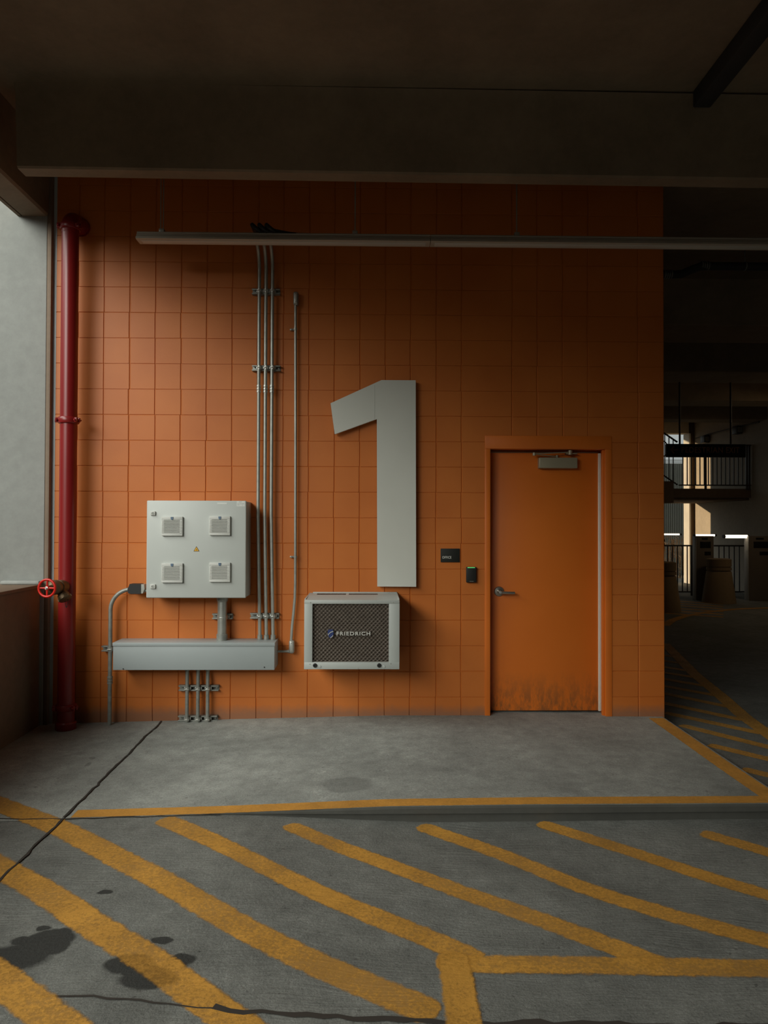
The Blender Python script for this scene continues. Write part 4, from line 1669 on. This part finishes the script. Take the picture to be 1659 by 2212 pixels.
# far wall with the opening to the outside
YB = 20.0
xo = P(1478, 1000, YB).x
xc0, xc1 = P(1478.5, 1000, YB).x, P(1490, 1000, YB).x
mb = MB()
mb.box(xc1 + .03, 9.3, YB, YB + .36, -.4, 4.6)
mb.box(2.2, 5.0, YB, YB + .36, -.4, 4.6)  # unseen left part, added to keep the sun out
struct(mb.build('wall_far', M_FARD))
mb = MB()
mb.box(2.0, 2.36, 12.0, YB + .36, -.4, 4.6)  # unseen wall, added to stop sun entering the passage from the left
struct(mb.build('wall_passage_sun_block', M_FARD))
mb = MB()
mb.box(5.0, xc1 - .02, YB, YB + .3, P(1460, 936, YB).z, 4.6)
struct(mb.build('trim_1', M_FAR))
mb = MB()
mb.box(xc1 - .015, xc1 + .028, YB, YB + .37, -.2, P(1480, 936, YB).z)  # lit side of the dark column, its brightness put into white
tag(mb.build('column', M_WHITE), 'narrow strip behind the railings, coloured white as the sunlit side of the far column', 'post')
for px, wd in ((1497, .10), (1515, .07), (1545, .12), (1575, .10)):
    pass
mb = MB()
mb.box(2.4, 14, YB + .3, 40, -.35, -.2)
struct(mb.build('ground', M_GROUND))
mb = MB()
mb.box(-17, -16, -24, 12, -.3, 6.5)  # unseen wall, added to keep low sun out of the left opening
struct(mb.build('sun_block_wall', M_FARD))
# low outbuilding / fence outside the opening
mb = MB()
x0f, x1f = P(1380, 1000, 24).x, P(1484, 1000, 24).x
mb.box(x0f, x1f, 24, 24.2, -.3, P(1450, 1001, 24).z)
for k in range(26):
    x = x0f + k * (x1f - x0f) / 26
    mb.box(x, x + .03, 23.96, 24.0, -.3, P(1450, 1001, 24).z)
for zz in (P(1450, 998, 24).z, P(1450, 994, 24).z):
    mb.tube([(x0f, 24, zz), (x1f, 24, zz)], .012, 6)
tag(mb.build('fence', M_FENCE), 'grey ribbed fence outside the far opening', 'fence')
# dry shrub outside
bm = bmesh.new()
rnd = random.Random(3)
x0s, x1s = P(1425, 1200, 22).x, P(1481, 1200, 22).x
for k in range(420):
    x = rnd.uniform(x0s, x1s)
    y = rnd.uniform(21.6, 22.4)
    z = rnd.uniform(-.2, P(1450, 1160, 22).z)
    d = Vector((rnd.gauss(0, 1), rnd.gauss(0, .4), rnd.uniform(.3, 1.5))).normalized() * rnd.uniform(.08, .2)
    s = Vector((d.z, .2, -d.x)).normalized() * .018
    p = Vector((x, y, z))
    vs_ = [bm.verts.new(q) for q in (p - s, p + s, p + d)]
    bm.faces.new(vs_)
for k in range(14):
    x = rnd.uniform(x0s, x1s)
    p0, p1 = Vector((x, 22, -.25)), Vector((x + rnd.uniform(-.1, .1), 22, P(1450, 1165, 22).z))
    s = Vector((.012, 0, 0))
    bm.faces.new([bm.verts.new(q) for q in (p0 - s, p0 + s, p1 + s, p1 - s)])
w = MB()
w.bm.free()
w.bm = bm
M_SHRUB = paint('dry_foliage', (.42, .26, .13), .8, var=.4, vscale=6)
tag(w.link('shrub', M_SHRUB, smooth=False), 'dry brown shrub beyond the ground level railing at the wall edge', 'shrub')

# conduit with two lamps on the far right wall
t = thing('wall_conduit', P(1560, 940, 18.5), 'thin conduit rising along the upper far right wall above the exit sign', 'conduit')
mb = MB()
XW = 8.99


def on_right(px, py):
    v = ray(px, py)
    v = v * (XW / v.x)
    return Vector((v.x, v.y, v.z + CAM_H))


mb.tube([on_right(1503, 947), on_right(1530, 938.5), on_right(1600, 921), on_right(1640, 911.5)], .018, 8)
mb.build('tube', M_RAIL, t)
for (px, py, lab) in ((1525, 949, 'dark box lamp on the far right wall, left of the two above the exit sign'), (1595, 929, 'dark box lamp on the far right wall, right of the two above the exit sign')):
    q = on_right(px, py)
    tl = thing('wall_lamp', q, lab, 'lamp', 'box lamps on the far wall')
    mb = MB()
    mb.box(q.x - .10, q.x + .04, q.y - .12, q.y + .12, q.z - .10, q.z + .10, .01)
    mb.build('lamp_body', M_RAIL, tl)
    mb = MB()
    mb.box(q.x - .085, q.x + .03, q.y - .13, q.y - .12, q.z - .07, q.z + .06)
    mb.build('lamp_face', M_GALVD, tl)

# concrete bollards
for (px, py, sc, lab) in ((1569, 1308, 1.0, 'round tapered concrete bollard in front of the pay stations, farther from the orange wall'),
                          (1446, 1327, 1.0, 'round tapered concrete bollard half hidden by the end of the orange wall')):
    q = FZ(px, py - 3, zl)
    q.y += .32
    rb, rt, hh = .335 * sc, .235 * sc, .93 * sc
    t = thing('bollard', (q.x, q.y, q.z), lab, 'bollard', 'concrete bollards in the passage')
    mb = MB()
    mb.lathe([(.01, 0), (rb, 0), (rb, .03), (rt + .012, hh * .70), (rt, hh * .715)], (q.x, q.y, q.z), n=40)
    mb.build('bollard_body', M_BOLL, t)
    mb = MB()
    mb.lathe([(rt - .01, hh * .71), (rt - .01, hh * .735), (rt + .015, hh * .74), (rt + .015, hh * .80), (rt - .004, hh * .805), (rt - .004, hh * .82), (rt + .012, hh * .825), (rt + .012, hh * .985), (rt - .02, hh), (.01, hh)], (q.x, q.y, q.z), n=40)
    mb.build('bollard_cap', M_BOLL, t)

# pay stations with a tube light at each top
for (px0, pxm, px1, ptop, pbot, yk, lab) in ((1497, 1505, 1542, 1158, 1296, 15.6, 'dark pay station cabinet behind the concrete bollard'),
                                             (1608.5, 1618, 1668, 1158, 1296, 15.6, 'dark pay station cabinet at the right border of the photo')):
    z1 = P(px1, ptop, yk).z
    xa_, xm_, xb_ = P(px0, 1200, yk).x, P(pxm, 1200, yk).x, P(px1, 1200, yk).x
    zb_ = zl(xa_)
    t = thing('pay_station', ((xa_ + xb_) / 2, yk + .2, zb_), lab, 'pay station', 'pay stations in the passage')
    mb = MB()
    mb.box(xm_, xb_, yk, yk + .19, zb_, z1, .006)
    mb.build('cabinet', M_KIOSK, t)
    mb = MB()
    mb.box(xm_ - .010, xm_ - .001, yk + .004, yk + .186, zb_, z1 - .006, .003)
    part_label(mb.build('side_panel', M_KIOSKL, t), 'paler side panel')
    wk = xb_ - xm_
    for (u0, u1, y0_, y1_, nm) in ((.2, .82, 1170, 1184, 'screen'), (.46, .82, 1191.5, 1199.5, 'ticket_slot'), (.3, .64, 1161.5, 1166, 'camera_window')):
        mb = MB()
        mb.box(xm_ + wk * u0, xm_ + wk * u1, yk - .006, yk + .01, P(px1, y1_, yk).z, P(px1, y0_, yk).z, .003)
        mb.build(nm, M_SCREEN, t)
for (px0, px1, py0, py1, yk, lab) in ((1405, 1469.5, 1152.6, 1156, 15.69, 'glowing white light bar at the wall edge, left of the pay stations'),
                                      (1500, 1545.5, 1154, 1158.5, 15.69, 'glowing white light bar on top of the nearer pay station'),
                                      (1564, 1616, 1155.5, 1162.5, 15.69, 'thickest glowing white light bar, left of the pay station at the photo border')):
    q0, q1 = P(px0, py0, yk), P(px1, py1, yk)
    r = (q0.z - q1.z) / 2
    t = thing('light_bar', ((q0.x + q1.x) / 2, yk, q1.z), lab, 'light', 'light bars over the pay stations')
    mb = MB()
    mb.tube([(q0.x, yk, (q0.z + q1.z) / 2), (q1.x, yk, (q0.z + q1.z) / 2)], r, 12)
    mb.build('tube', M_TUBE, t)
    mb = MB()
    for xx in (q0.x, q1.x):
        mb.cyl((xx - .02, yk, (q0.z + q1.z) / 2), (xx + .02, yk, (q0.z + q1.z) / 2), r * 1.1, n=12)
    mb.box(q0.x, q1.x, yk + .0 + r * .9, yk + .05 + r, q1.z + .005, q0.z - .005)
    if px0 < 1430:
        mb.box(q0.x - .02, q0.x + .04, yk + r, yk + .06, zl(q0.x), q0.z, .004)
    mb.build('bracket', M_RAIL, t)
